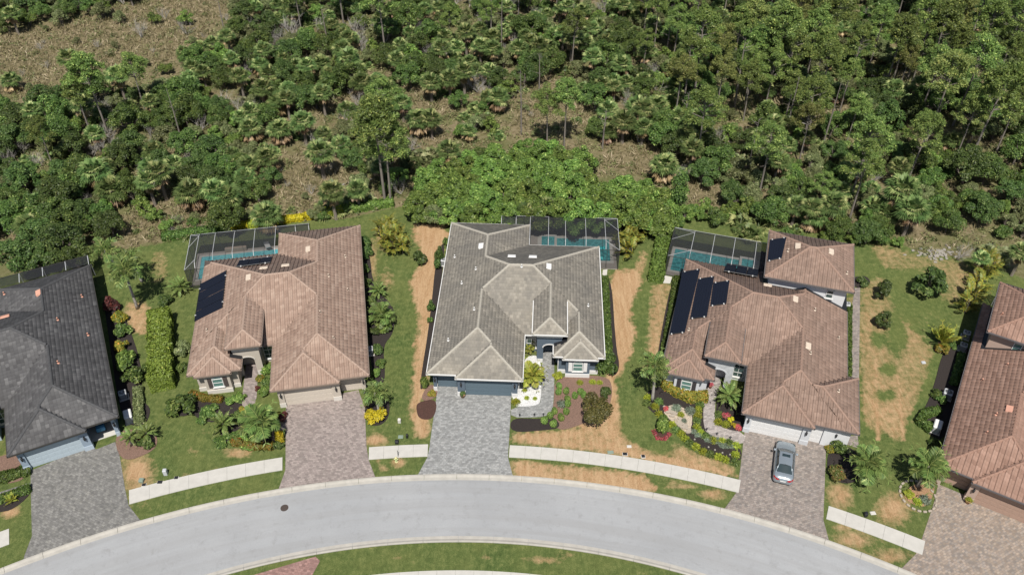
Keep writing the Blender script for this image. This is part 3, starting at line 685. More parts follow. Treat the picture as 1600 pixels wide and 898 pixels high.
class House:
    def __init__(s, name, label, O, ang, m, pal, shift=0.0, extra=(), style='barrel'):
        s.m = m; s.a = math.radians(ang); s.O = O; s.sh = shift; s.pal = pal
        s.root = thing(name, label, 'house', (O[0], O[1], 0), s.a)
        b = [(0, 9.6, 0, 25.4, 3.0), (2.95, 9.6, -.5, 9.0, 3.0), (0, 17.9, 6.1, 21.4, 3.0), (10.5, 14.0, 4.5, 16.0, 4.625), (12.72, 17.9, 3.05, 15, 3.0), (13.7, 17.2, 2.7, 9, 3.0)]
        s.rects = [(r[0]+shift, r[1]+shift, r[2], r[3], r[4]) for r in b]+list(extra)
        tiled_roof(s.root, m, s.rects, style, pal['tile'], pal['cap'])
        gutters(s.root, m, s.rects, pal['gutter'], pal['soffit'])
        s.walls()
    def B(s, mb, u0, u1, v0, v1, z0, z1):
        x = sorted((s.m*(u0+s.sh), s.m*(u1+s.sh))); mb.box(x[0], x[1], v0, v1, z0, z1)
    def BP(s, name, m, *boxes):
        for b in boxes: mb = MB(); s.B(mb, *b); part(name, mb, m, s.root)
    def world(s, u, v, z=0):
        x = s.m*u; c, n = math.cos(s.a), math.sin(s.a); return (s.O[0]+x*c-v*n, s.O[1]+x*n+v*c, z)
    def local(s, X, Y):
        c, n = math.cos(s.a), math.sin(s.a); dx, dy = X-s.O[0], Y-s.O[1]; return (s.m*(dx*c+dy*n), -dx*n+dy*c)
    def env(s, u, v):
        best = (-1, 0)
        for i, r in enumerate(s.rects):
            if inside(r, u, v, .0):
                h = float(rh(r, u, v))
                if h > best[0]: best = (h, i)
        return best
    def hit(s, px, py):
        z = 8.5
        while z > 2:
            X_, Y_, _ = P(px, py, z); u, v = s.local(X_, Y_); h, i = s.env(u, v)
            if h >= z: return u, v, h, i
            z -= .02
        return u, v, 3, 0
    def side(s, u, v, i):
        r = s.rects[i]; d = [v-r[2], r[1]-u, r[3]-v, u-r[0]]; return d.index(min(d))
    def window(s, parent, uc, v, z0, w, h, arch=False, nx=2, nz=2, face=-1, gm='greenglass', fr='white'):
        """window in a front wall (looking towards -v), frame with bars and a recessed pane"""
        root = link('window', None, parent)
        f = MB(); t = .07
        for a, b in ((uc-w/2, uc-w/2+t), (uc+w/2-t, uc+w/2)): s.B(f, a, b, v-.08, v-.01, z0, z0+h)
        s.B(f, uc-w/2, uc+w/2, v-.083, v-.008, z0-.02, z0+t); s.B(f, uc-w/2, uc+w/2, v-.083, v-.008, z0+h-t, z0+h)
        for k in range(1, nx): c = uc-w/2+w*k/nx; s.B(f, c-.022, c+.022, v-.055, v-.014, z0+t, z0+h-t)
        for k in range(1, nz): c = z0+h*k/nz; s.B(f, uc-w/2+t, uc+w/2-t, v-.06, v-.012, c-.035, c+.035)
        s.B(f, uc-w/2-.08, uc+w/2+.08, v-.14, v-.003, z0-.12, z0-.022)
        pane = MB(); s.B(pane, uc-w/2+.01, uc+w/2-.01, v-.035, v-.018, z0+.01, z0+h-.01)
        if arch:
            n = 8; R = w/2; z1 = z0+h; rise = .32
            po = [(s.m*(uc+s.sh+R*math.cos(math.pi*k/n)), z1+rise*math.sin(math.pi*k/n)) for k in range(n+1)]
            pi_ = [(s.m*(uc+s.sh+(R-t)*math.cos(math.pi*k/n)), z1+(rise-t)*math.sin(math.pi*k/n)) for k in range(n+1)]
            for k in range(n):
                a, b, c, d = po[k], po[k+1], pi_[k+1], pi_[k]
                f.add([(x, y, z) for y in (v-.08, v-.01) for x, z in (a, b, c, d)], [(0, 1, 2, 3), (0, 4, 5, 1), (2, 6, 7, 3), (4, 7, 6, 5)])
            pane.add([(x, v-.03, z) for x, z in pi_], [tuple(range(n+1))])
        part('frame', f, M[fr], root); part('pane', pane, M[gm], root)
    def walls(s):
        p = s.pal; rt = s.root
        s.BP('wall', p['wall'], *([(.55, 9.05, 1.12, 24.85, 0, 2.86)] if not p.get('open') else [(.55, .7, 1.12, 6.0, 0, 2.86), (3.3, 3.45, 1.12, 6.0, 0, 2.86), (.55, 9.05, 6.0, 24.85, 0, 2.86)]), (3.4, 9.05, .12, 5.0, 0, 2.855), (.56, 17.35, 6.65, 20.85, 0, 2.85), (13.27, 17.35, 3.6, 12, 0, 2.84),
             (14.0, 16.5, 3.02, 4.5, 0, 2.83), (10.95, 11.15, 5.3, 11, 0, 4.5), (13.35, 13.55, 5.3, 11, 2.6, 4.5), (13.27, 13.4, 5.3, 7, 0, 2.7), (11.15, 13.35, 7.6, 7.8, 0, 4.4))
        if p.get('open'): s.BP('garage_floor', M['concrete'], (.7, 3.3, .75, 6.0, 0, .05))
        # entry tower front with an arched opening
        a = MB(); v0, v1 = 5.0, 5.3; x = lambda u: s.m*(u+s.sh)
        al, ar, zs, rise = 11.62, 12.98, 2.25, .42
        n = 10; arc = [((al+ar)/2-(ar-al)/2*math.cos(math.pi*k/n), zs+rise*math.sin(math.pi*k/n)) for k in range(n+1)]
        s.B(a, 10.95, al, v0, v1, 0, zs); s.B(a, ar, 13.55, v0, v1, 0, zs)
        top = 4.55
        for y, nm in ((v0, 0), (v1, 1)):
            a.add([(x(10.95), y, zs), (x(10.95), y, top)]+[(x(u), y, z) for u, z in arc]+[(x(13.55), y, zs), (x(13.55), y, top)]+[(x(u), y, top) for u, _ in arc],
                  [(0, 2, 2+n+3, 1), (2+n, n+3, n+4, n+5+n)]+[(2+k, 3+k, n+6+k, n+5+k) for k in range(n)])
        for k in range(n):
            (ua, za), (ub, zb) = arc[k], arc[k+1]
            a.add([(x(ua), v0, za), (x(ub), v0, zb), (x(ub), v1, zb), (x(ua), v1, za)], [(0, 1, 2, 3)])
        s.B(a, 10.953, 10.99, v0+.002, v1-.002, zs, top); s.B(a, 13.51, 13.547, v0+.002, v1-.002, zs, top)
        part('entry_arch_wall', a, p['tower'], rt)
        tr = MB()
        for k in range(n):
            (ua, za), (ub, zb) = arc[k], arc[k+1]; c = (al+ar)/2
            ea = ((ua-c)*1.18+c, (za-zs)*1.3+zs); eb = ((ub-c)*1.18+c, (zb-zs)*1.3+zs)
            tr.add([(x(q), y, z) for y in (v0-.05, v0-.004) for q, z in ((ua, za), (ub, zb), eb, ea)], [(0, 1, 2, 3), (0, 4, 5, 1), (2, 6, 7, 3), (4, 7, 6, 5)])
        part('arch_surround', tr, p['trim'], rt)
        s.BP('trim_band', p['trim'], (10.9, 13.6, v0-.06, v0-.003, 3.68, 3.9), (10.9, 10.945, v0-.05, 8, 3.68, 3.9))
        s.BP('plinth', p['trim'], (10.93, 11.6, v0-.05, v0-.003, .0, .55), (13.98, 16.52, 2.93, 3.5, 0, .52), (13.25, 13.97, 3.5, 3.59, 0, .50), (16.53, 17.4, 3.5, 3.59, 0, .50))
        # piers beside the garage doors stand on pale plinths
        for (a0, a1, b0) in ((.50, .84, .44), (3.02, 3.78, -.12), (8.56, 9.12, -.12)):
            s.BP('plinth', p['trim'], (a0-.03, a1+.03, b0-.05, b0+.5, 0, .58)); s.BP('pier', p['wall'], (a0, a1, b0, 1.115 if a0 < 1 else .118, .58, 2.81))
        s.BP('lintel', p['wall'], (.845, 3.015, .78, 1.118, 2.25, 2.8), (3.785, 8.555, -.08, .117, 2.25, 2.8))
        for k in range(3): c = 11.6+k*.65; s.BP('gable_vent', p['vent'], (c-.13, c+.13, v0-.03, v0-.002, 4.06, 4.3))
        for i, (a0, a1, vv) in enumerate(((.86, 3.0, 1.04), (3.8, 8.54, .04))):
            gd = link('garage_door', None, rt)
            open_ = p.get('open') and i == 0
            for k in range(4 if not open_ else 0):
                q = MB(); s.B(q, a0, a1, vv+.002*(k % 2), vv+.06, .03+.555*k, .03+.555*k+.525)
                nn = 4 if i == 0 else 8
                for j in range(nn):
                    c0 = a0+(a1-a0)*(j+.12)/nn; c1 = a0+(a1-a0)*(j+.88)/nn; s.B(q, c0, c1, vv-.007, vv+.01, .03+.555*k+.09, .03+.555*k+.44)
                part('panel', q, p['door'], gd)
            q = MB(); s.B(q, a0-.01, a1+.01, vv+.03, vv+.07, 0.005 if not open_ else 2.2, 2.28); part('frame', q, p['door'], gd)
        for (uu, vv) in ((.67, .44), (3.4, -.12), (8.84, -.12)):
            la = MB(); xc = x(uu); la.box(xc-.05, xc+.05, vv-.06, vv-.005, 1.75, 2.0); la.lathe([(.05, 1.5), (.09, 1.62), (.1, 1.85), (.12, 1.9), (.03, 2.0)], 6, xc, vv-.16)
            la.box(xc-.02, xc+.02, vv-.17, vv-.05, 1.97, 2.0); part('wall_lantern', la, M['dark'], rt)
        s.window(rt, 15.25, 3.02, .92, 1.05, 1.15, arch=True, nz=2, nx=1)
        s.window(rt, 10.35, 6.65, .55, 1.05, 1.95, nx=2, nz=3, gm='glass')
        sh = MB()
        for sx in (-1, 1):
            q = MB(); c = 15.25+sx*.77; s.B(q, c-.2, c+.2, 2.96, 3.015, .85, 2.2)
            for k in range(9): s.B(q, c-.16, c+.16, 2.945, 2.97, .93+k*.135, .99+k*.135)
            part('shutter', q, p['shutter'], rt)
        fd = MB(); s.B(fd, 11.75, 12.8, 7.5, 7.59, 0, 2.3); s.B(fd, 12.65, 12.7, 7.45, 7.5, .95, 1.15); part('front_door', fd, M['dark'], rt)
        if p.get('downspout'):
            s.BP('downspout', p['gutter'], (9.2, 9.28, 0.3, .38, .1, 2.8), (13.17, 13.25, 3.5, 3.58, .1, 2.8))
    def vent_box(s, px, py, w=.55, l=.95, m='vent', label=None):
        u, v, z, i = s.hit(px, py); sd = s.side(u, v, i)
        mb = MB(); hw, hl = l/2, w/2
        mb.add([(-hw, -hl, -.02), (hw, -hl, -.02), (hw, hl, .02), (-hw, hl, .02), (-hw+.04, -hl, .17), (hw-.04, -hl, .17), (hw-.08, hl-.05, .10), (-hw+.08, hl-.05, .10)],
               [(4, 5, 6, 7), (0, 1, 5, 4), (1, 2, 6, 5), (2, 3, 7, 6), (3, 0, 4, 7)])
        rz = [0, math.pi/2, math.pi, -math.pi/2][sd]
        if s.m < 0: rz = -rz
        o = part('roof_vent', mb, s.pal[m], s.root); o.location = (s.m*u, v, z+.05)
        o.rotation_euler = Matrix.Rotation(rz, 3, 'Z').to_euler(); 
        R_ = Matrix.Rotation(rz, 4, 'Z') @ Matrix.Rotation(math.atan(PT), 4, 'X'); o.rotation_euler = R_.to_euler()
    def pipe(s, px, py, h=.26, r=.055, base=True):
        u, v, z, i = s.hit(px, py); mb = MB()
        if base: mb.lathe([(.15, -.06), (.13, .06), (r+.02, .1)], 10)
        mb.lathe([(r, 0), (r, h), (r*1.5, h+.01), (r*1.4, h+.09), (r*.5, h+.13)], 10)
        o = part('vent_pipe', mb, s.pal['vent'], s.root, True); o.location = (s.m*u, v, z)
    def solar(s, quad, nm, root, z=.16, force=None):
        """quad: four survey pixels of one collector; nm modules across"""
        c = []
        u, v, zz, i = s.hit(sum(q[0] for q in quad)/4, sum(q[1] for q in quad)/4)
        r = s.rects[i]; sd = s.side(u, v, i)
        if force: r = s.rects[force[0]]; sd = force[1]
        def pl(u, v): return r[4]+PT*[v-r[2], r[1]-u, r[3]-v, u-r[0]][sd]
        for px, py in quad:
            t = 8.0
            while t > 2:
                X_, Y_, _ = P(px, py, t+z); uu, vv = s.local(X_, Y_)
                if pl(uu, vv) >= t: break
                t -= .02
            c.append(Vector((s.m*uu, vv, pl(uu, vv)+z)))
        for k in range(nm):
            gp = .03 if nm > 1 else .003; a, b = (k+gp)/nm, (k+1-gp)/nm
            q = [c[0].lerp(c[1], a), c[0].lerp(c[1], b), c[3].lerp(c[2], b), c[3].lerp(c[2], a)]
            mb = MB(); mb.add([tuple(x) for x in q]+[(x.x, x.y, x.z-.04) for x in q], [(0, 1, 2, 3), (0, 4, 5, 1), (1, 5, 6, 2), (2, 6, 7, 3), (3, 7, 4, 0)])
            # thin tubes running along the mat give it its ribs
            for j in range(1, 6):
                f = j/6; p0 = q[0].lerp(q[1], f); p1 = q[3].lerp(q[2], f); mb.tube([p0+Vector((0, 0, .012)), p1+Vector((0, 0, .012))], .012, 3)
            part('collector_panel', mb, M['solar'], root)
        for e0, e1 in ((c[0], c[1]), (c[3], c[2])):
            mb = MB(); mb.tube([e0+Vector((0, 0, .02)), e1+Vector((0, 0, .02))], .04, 6); part('header_pipe', mb, M['dark'], root)
            for f in (.15, .85):
                p = e0.lerp(e1, f); mb = MB(); mb.box(p.x-.07, p.x+.07, p.y-.07, p.y+.07, p.z-.04, p.z+.05); part('clamp', mb, M['white'], root)
def pal(tile, cap, wall, trim, door, gutter, shutter, vent, tower=None, soffit=None, **k):
    d = dict(tile=tile, cap=cap, wall=wall, trim=trim, door=door, gutter=gutter, shutter=shutter, vent=vent, tower=tower or wall, soffit=soffit or trim); d.update(k); return d
def stucco(n, c): return plain(n, c, .85, var=.07, sc=5)
def barrels(n, a, b, c, st=(.09, .075, .065), amt=.35): return tilemat(n, a, b, c, st, amt)
T0 = tilemat('dark_slate_tiles', (.07, .069, .072), (.105, .104, .107), (.16, .158, .16), (.045, .044, .045), .55)
T1 = barrels('rosy_tan_tiles', (.26, .178, .14), (.325, .23, .182), (.385, .285, .228), amt=.2)
T3 = tilemat('weathered_grey_tiles', (.195, .18, .155), (.262, .24, .203), (.33, .302, .255), (.15, .144, .134), .75)
T4 = barrels('brown_tiles', (.22, .15, .118), (.272, .187, .148), (.325, .228, .182), amt=.35)
T5 = barrels('reddish_brown_tiles', (.235, .142, .108), (.30, .188, .145), (.36, .23, .18), amt=.2)
CAP0 = plain('dark_caps', (.075, .076, .08), .85, var=.3); CAP1 = plain('rosy_caps', (.37, .27, .215), .85, var=.15); CAP3 = plain('grey_caps', (.385, .36, .31), .85, var=.2)
CAP4 = plain('brown_caps', (.30, .2, .155), .85, var=.2); CAP5 = plain('reddish_caps', (.30, .18, .135), .85, var=.2)
pink = plain('terracotta_vent', (.62, .33, .24), .7); cream = plain('cream_vent', (.62, .52, .42), .7)
gutb = plain('blue_grey_gutter', (.16, .2, .24), .5)
stone = plain('stone_veneer', (.5, .52, .54), .9, var=.45, sc=2.2)
PAL0 = pal(T0, CAP0, stucco('pale_blue_stucco', (.27, .34, .42)), stucco('pale_blue_trim', (.42, .5, .58)), stucco('pale_blue_door', (.42, .50, .56)), M['bronze'], M['dark'], pink, open=True)
PAL1 = pal(T1, CAP1, stucco('beige_stucco', (.50, .45, .385)), stucco('beige_trim', (.63, .6, .55)), stucco('beige_door', (.56, .5, .43)), stucco('brown_fascia', (.22, .17, .14)), plain('brown_shutter', (.08, .065, .06)), cream)
PAL3 = pal(T3, CAP3, stucco('slate_blue_stucco', (.105, .14, .18)), M['white'], stucco('slate_blue_door', (.105, .15, .185)), M['white'], M['white'], M['white'], downspout=True)
PAL4 = pal(T4, CAP4, stucco('white_stucco', (.60, .62, .65)), stucco('pale_grey_trim', (.55, .57, .6)), stucco('white_door', (.72, .72, .72)), stucco('grey_brown_fascia', (.12, .11, .11)), plain('charcoal_shutter', (.05, .045, .05)), cream, tower=stone)
PAL5 = pal(T5, CAP5, stucco('pinkish_stucco', (.46, .34, .28)), stucco('pinkish_trim', (.5, .40, .34)), stucco('tan_door', (.40, .27, .21)), stucco('grey_fascia', (.12, .11, .115)), M['dark'], pink)
H3 = House('house', 'grey tiled house with slate blue walls in the middle of the row', (-8.55, 58.81), -2.6, 1, PAL3, style='flat_bond')
H1 = House('house', 'rosy tan tiled house with beige walls and solar mats on its left slope', (-14.38, 58.59), 9.8, -1, PAL1)
H4 = House('house', 'brown tiled house with white garage doors and a raised rear storey, behind the parked car', (32.45, 51.06), -16.6, -1, PAL4, shift=1.06,
           extra=[(0, 8.2, 0, 7.28, 3.0), (1.06, 10.3, 17.27, 25.8, 5.9)])
H0 = House('house', 'dark slate tiled house with pale blue walls and one garage door open', (-37.64, 53.2), 26.5, -1, PAL0, style='flat')
H5 = House('house', 'reddish brown tiled house with pinkish walls cut by the right edge', (38.6, 47.55), -31.3, 1, PAL5, extra=[(.65, 10.1, 17.2, 26.0, 5.9)])
# upper storeys and the extra garage bay
bws = plain('bright_white_stucco', (.70, .71, .73), .85, var=.04)
for q in ((-(10.3-.55), -(1.06+.55), 17.27+.5, 25.8-.5, 0, 5.75), (-7.7, -.55, .55, 6.7, 0, 2.845), (-2.9, -.52, .35, .7, .0, 2.8)):
    w = MB(); w.box(*q); part('wall', w, bws, H4.root)
gd = link('garage_door', None, H4.root)
for k in range(4):
    q = MB(); q.box(-5.55, -2.95, .5+.002*(k % 2), .56, .03+.555*k, .03+.555*k+.525)
    for j in range(5): c = -5.55+2.6*j/5; q.box(c+.06, c+.46, .493, .51, .03+.555*k+.09, .03+.555*k+.44)
    part('panel', q, PAL4['door'], gd)
w = MB(); w.box(.65+.5, 9.6, 17.7, 25.5, 0, 5.75); part('wall', w, PAL5['wall'], H5.root)
H4.sh = 0; H4.window(H4.root, 3.25, 17.77, 4.1, .75, 1.1, nx=1, nz=2, gm='glass')
H5.window(H5.root, 3.7, 17.7, 4.15, .8, 1.15, nx=1, nz=2)
# roof furniture, surveyed
for h, L in ((H3, [(752, 385), (799.5, 401.5), (832.5, 402.5), (857, 417)]), (H1, [(482, 390), (412, 420), (446, 416), (389, 434)]),
             (H4, [(1242, 468), (1262, 541), (1199, 447), (1247, 385), (1298, 394)]), (H5, [(1577, 640)]), (H0, [(61, 458), (8, 496)])):
    for q in L: h.vent_box(*q)
for h, L in ((H3, [(710.5, 402), (743.5, 421), (721.5, 443), (741, 484), (700.5, 532), (919, 478), (815, 417)]), (H1, [(539.5, 402), (513.5, 432), (543.5, 454), (500.5, 489), (521, 529), (323.5, 517)]),
             (H4, [(1273, 485), (1310, 529), (1266, 553), (1310, 612), (1231, 393), (1323, 428), (1076, 516)]), (H5, [(1556, 648), (1541, 677), (1565, 492), (1573, 571), (1534, 595)]),
             (H0, [(128.5, 464), (90.5, 500), (138, 524), (91.5, 567.5), (7, 460)])):
    for q in L: h.pipe(*q)
def collector(label, h, quads, group=None):
    t = thing('solar_collector', label, 'solar panel', (h.O[0], h.O[1], 0), h.a)
    for q in quads: h.solar(q[0], q[1], t, *q[2:])
# quads: top-left, top-right... the first edge runs along the header pipe
collector('black solar mats of four strips on the left slope of the rosy tan roof', H1, [([(347, 481), (353.5, 422), (313.4, 443), (304, 502)][::1], 4)])
collector('three small black solar mats on the back slope of the rosy tan roof', H1, [([(368, 417), (422.5, 410), (425.7, 400.5), (373.6, 406.5)], 3, .22, (2, 2))])
collector('longest black solar mat at the left edge of the brown roof', H4, [([(1066, 425), (1094, 420.5), (1070, 519), (1046, 522)], 1)])
collector('middle black solar mat of three on the left slope of the brown roof', H4, [([(1090.5, 436), (1116, 432), (1104.5, 494.5), (1078, 497.7)], 1)])
collector('shortest black solar mat of three on the left slope of the brown roof', H4, [([(1114.5, 442), (1140, 438.5), (1135, 474), (1109.6, 478)], 1)])
collector('wide black solar mat along the back eave of the brown roof beside the pool', H4, [([(1131, 423), (1184, 432.5), (1186, 420.5), (1135, 411)], 3, .35, (2, 2))])
collector('black solar mat on the raised rear roof of the brown house', H4, [([(1203, 375), (1229, 371), (1221.5, 403), (1199, 408)], 1)])

# ------------------------------------------------------------------ pools with their screened cages
def enclosure(h, label, u0, u1, wallu, vf, vb, posts, zb=2.95, zr=3.55, frontu=None):
    """cage in the house frame: back wall at vb from u0 to u1, outer side wall at u = wallu, roof beams at the given posts"""
    t = thing('pool_enclosure', label, 'pool enclosure', (h.O[0], h.O[1], 0), h.a); m = h.m
    bm = M['offwhite'] if h in (H1, H3) else M['bronze']
    def beam(pts, r=.045, mm=None):
        mb = MB(); pts = [(m*a, b, c) for a, b, c in pts]; mb.tube(pts, r*.85, 4); part('beam', mb, mm or M['rafter'], t)
    def panel(pts):
        mb = MB(); mb.add([(m*a, b, c) for a, b, c in pts], [tuple(range(len(pts)))]); part('screen_panel', mb, M['screen'], t)
    P_ = [u0]+posts+[u1]; out = wallu
    prof = [(vb, zb), (vb-.45, zb+.33), (vb-1.15, zr)]
    def vfr(u): return vf if (u > 17.8+h.sh) else (21.45 if u > 9.55+h.sh else 25.45)
    side_in = posts[-1]
    for i, u in enumerate(P_[:-1]):
        f = vfr(u+.01); beam([(u, prof[0][0], 0), (u, prof[0][0], zb)], .04, M['bronze'])
        beam([(u, a, b) for a, b in prof]+[(u, f+.5, zr), (u, f, 3.05)])
    for i in range(len(P_)-1):
        a, b = P_[i], P_[i+1]; last = i == len(P_)-2
        for z0, z1 in ((0, 1.0), (1.0, zb)):
            panel([(a, vb, z0), (b, vb, z0), (b, vb, z1), (a, vb, z1)])
        if not last:
            f = max(vfr(a+.01), vfr(b-.01)) if b <= 17.8+h.sh or a < 9.6+h.sh else vfr((a+b)/2)
            for (v0, z0), (v1, z1) in zip(prof[:-1], prof[1:]): panel([(a, v0, z0), (b, v0, z0), (b, v1, z1), (a, v1, z1)])
            panel([(a, vb-1.15, zr), (b, vb-1.15, zr), (b, f+.5, zr), (a, f+.5, zr)]); panel([(a, f+.5, zr), (b, f+.5, zr), (b, f, 3.05), (a, f, 3.05)])
        else:   # end bay hips down to the outer side wall
            panel([(a, vb, zb), (b, vb, zb), (a, vb-1.15, zr)]); panel([(b, vb, zb), (b, vf, zb), (a, vf+1, zr), (a, vb-1.15, zr)]); panel([(b, vf, zb), (a, vf, zb), (a, vf+1, zr)])
            beam([(a, vb-1.15, zr), (b, vb, zb)], .035); beam([(a, vf+1, zr), (b, vf, zb)], .035); beam([(a, vb-1.15, zr), (b, vb-2.4, zb)], .03)
    beam([(u0, vb, zb), (u1, vb, zb)]); beam([(u0, vb, 1.0), (u1, vb, 1.0)], .03, M['bronze']); beam([(posts[0], vb-1.15, zr), (side_in, vb-1.15, zr)], .035, M['bronze'])
    n = 3; vs = [vb+(vf-vb)*k/n for k in range(n+1)]
    for a, b in zip(vs[:-1], vs[1:]):
        panel([(out, a, 0), (out, b, 0), (out, b, zb), (out, a, zb)]); beam([(out, b, 0), (out, b, zb)], .04, M['bronze']); beam([(out, a, 1.0), (out, b, 1.0)], .03, M['bronze'])
    beam([(out, vb, zb), (out, vf, zb)], .045, M['bronze'] if h is H4 else None); beam([(out, vb, 0), (out, vb, zb)], .045, M['bronze'])
    inn = 17.5+h.sh
    panel([(inn, vf, 0), (out, vf, 0), (out, vf, zb), (inn, vf, zb)]); beam([(inn, vf, zb), (out, vf, zb)], .04, M['bronze']); beam([((inn+out)/2, vf, 0), ((inn+out)/2, vf, zb)], .035, M['bronze'])
def kick(h, u0, u1, vb):
    pass
def pool(h, label, deck, water, wm, cop, extra=None, deckm='concrete', planter=None):
    t = thing('swimming_pool', label, 'swimming pool', (h.O[0], h.O[1], 0), h.a); m = h.m
    u0, u1, v0, v1 = water; c = cop; zt = .14
    d = MB(); X0, X1, Y0, Y1 = deck
    for a in ((X0, u0-c, Y0, Y1), (u1+c, X1, Y0, Y1), (u0-c, u1+c, Y0, v0-c), (u0-c, u1+c, v1+c, Y1)):
        if a[1]-a[0] > .02 and a[3]-a[2] > .02: x = sorted((m*a[0], m*a[1])); d.box(x[0], x[1], a[2], a[3], 0, zt-.02)
    part('deck', d, plain('deck_'+deckm, (.30, .28, .26) if deckm == 'dark' else (.42, .38, .34), .85, var=.2, sc=4), t)
    k = MB()
    for a in ((u0-c, u0, v0-c, v1+c), (u1, u1+c, v0-c, v1+c), (u0, u1, v0-c, v0), (u0, u1, v1, v1+c)):
        x = sorted((m*a[0], m*a[1])); k.box(x[0], x[1], a[2], a[3], 0, zt)
    part('coping', k, M['offwhite'], t)
    wt = MB(); x = sorted((m*u0, m*u1)); wt.box(x[0], x[1], v0, v1, 0.01, .085); part('water', wt, M[wm], t)
    if extra:
        e0, e1, f0, f1 = extra; sp = MB()
        x = sorted((m*e0, m*e1)); r = .3
        sp.box(x[0], x[1], f0, f0+r, 0, .5); sp.box(x[0], x[1], f1-r, f1, 0, .5); sp.box(x[0], x[0]+r, f0+r, f1-r, 0, .499); sp.box(x[1]-r, x[1], f0+r, f1-r, 0, .499)
        q = part('spa', sp, M['offwhite'], t); w2 = MB(); w2.box(x[0]+r, x[1]-r, f0+r, f1-r, .05, .4); part('water', w2, M[wm], q)
    if planter:
        e0, e1, f0, f1 = planter; x = sorted((m*e0, m*e1)); q = MB(); q.bbox(x[0], x[1], f0, f1, 0, .7, .05); part('raised_ledge', q, plain('ledge_stone', (.42, .34, .27), .85), t)
enclosure(H3, 'screened pool cage with white beams behind the grey house', 6.1, 20.4, 20.4, 20.95, 27.3, [7.9, 9.65, 11.9, 13.95, 16.4, 18.75])
pool(H3, 'teal swimming pool with a square spa behind the grey house', (9.7, 20.3, 20.95, 27.25), (11.0, 19.55, 22.4, 26.7), 'water', .4, extra=(10.8, 13.0, 23.2, 26.9), deckm='grey')
enclosure(H1, 'screened pool cage with white curved beams behind the rosy tan house', 6.1, 20.2, 20.2, 20.3, 27.0, [7.7, 10.0, 12.45, 14.85, 17.1, 19.0])
pool(H1, 'pale blue swimming pool with a raised stone ledge behind the rosy tan house', (9.7, 20.1, 20.9, 26.95), (10.2, 19.5, 21.9, 26.2), 'waterblue', .3, planter=(14.1, 16.7, 26.52, 26.95))
enclosure(H4, 'screened pool cage with dark frame beside the raised rear storey of the brown house', 10.1, 21.2, 21.2, 21.6, 27.35, [11.4, 13.9, 16.3, 18.7])
pool(H4, 'long teal swimming pool with a square spa behind the brown house', (10.3, 21.1, 21.65, 27.3), (12.7, 20.7, 22.6, 26.9), 'water', .35, extra=(10.9, 12.9, 25.0, 27.2), deckm='grey')
enclosure(H0, 'screened pool cage seen as a dark band behind the dark tiled house', .0, 16.5, 20.2, 20.9, 27.5, [2.6, 5.2, 7.8, 10.2, 12.6]) if 0 else None
t = thing('pool_enclosure', 'dark screened pool cage wall behind the slate tiled house at the left edge', 'pool enclosure', (H0.O[0], H0.O[1], 0), H0.a)
for k in range(7):
    a, b = -k*2.45, -(k+1)*2.45
    mb = MB(); mb.add([(a, 27.45, 0), (b, 27.45, 0), (b, 27.45, 3.0), (a, 27.45, 3.0)], [(0, 1, 2, 3)]); part('screen_panel', mb, M['screen'], t)
    mb = MB(); mb.add([(a, 27.45, 3.0), (b, 27.45, 3.0), (b, 25.5, 3.15), (a, 25.5, 3.15)], [(0, 1, 2, 3)]); part('screen_panel', mb, M['screen'], t)
    mb = MB(); mb.tube([(a, 27.45, 0), (a, 27.45, 3.0), (a, 25.45, 3.16)], .045, 4); part('beam', mb, M['acmetal'], t)
mb = MB(); mb.tube([(0, 27.45, 3.0), (-17.2, 27.45, 3.0)], .05, 4); part('beam', mb, M['bronze'], t)
mb = MB(); mb.add([(0, 27.4, 0), (0, 25.4, 0), (0, 25.4, 3.1), (0, 27.4, 3.0)], [(0, 1, 2, 3)]); part('screen_panel', mb, M['screen'], t)
t = thing('pool_enclosure', 'dark screened pool cage behind the reddish brown house at the right edge', 'pool enclosure', (H5.O[0], H5.O[1], 0), H5.a)
for k in range(4):
    a, b = 1.2+k*2.6, 1.2+(k+1)*2.6
    mb = MB(); mb.add([(a, 29.8, 0), (b, 29.8, 0), (b, 29.8, 3.4), (a, 29.8, 3.4)], [(0, 1, 2, 3)]); part('screen_panel', mb, M['screen'], t)
    mb = MB(); mb.add([(a, 29.8, 3.4), (b, 29.8, 3.4), (b, 26, 4.2), (a, 26, 4.2)], [(0, 1, 2, 3)]); part('screen_panel', mb, M['screen'], t)
    mb = MB(); mb.tube([(a, 29.8, 0), (a, 29.8, 3.4), (a, 26.0, 4.2)], .045, 4); part('beam', mb, M['acmetal'], t)
mb = MB(); mb.tube([(1.2, 29.8, 3.4), (11.6, 29.8, 3.4)], .05, 4); part('beam', mb, M['bronze'], t)

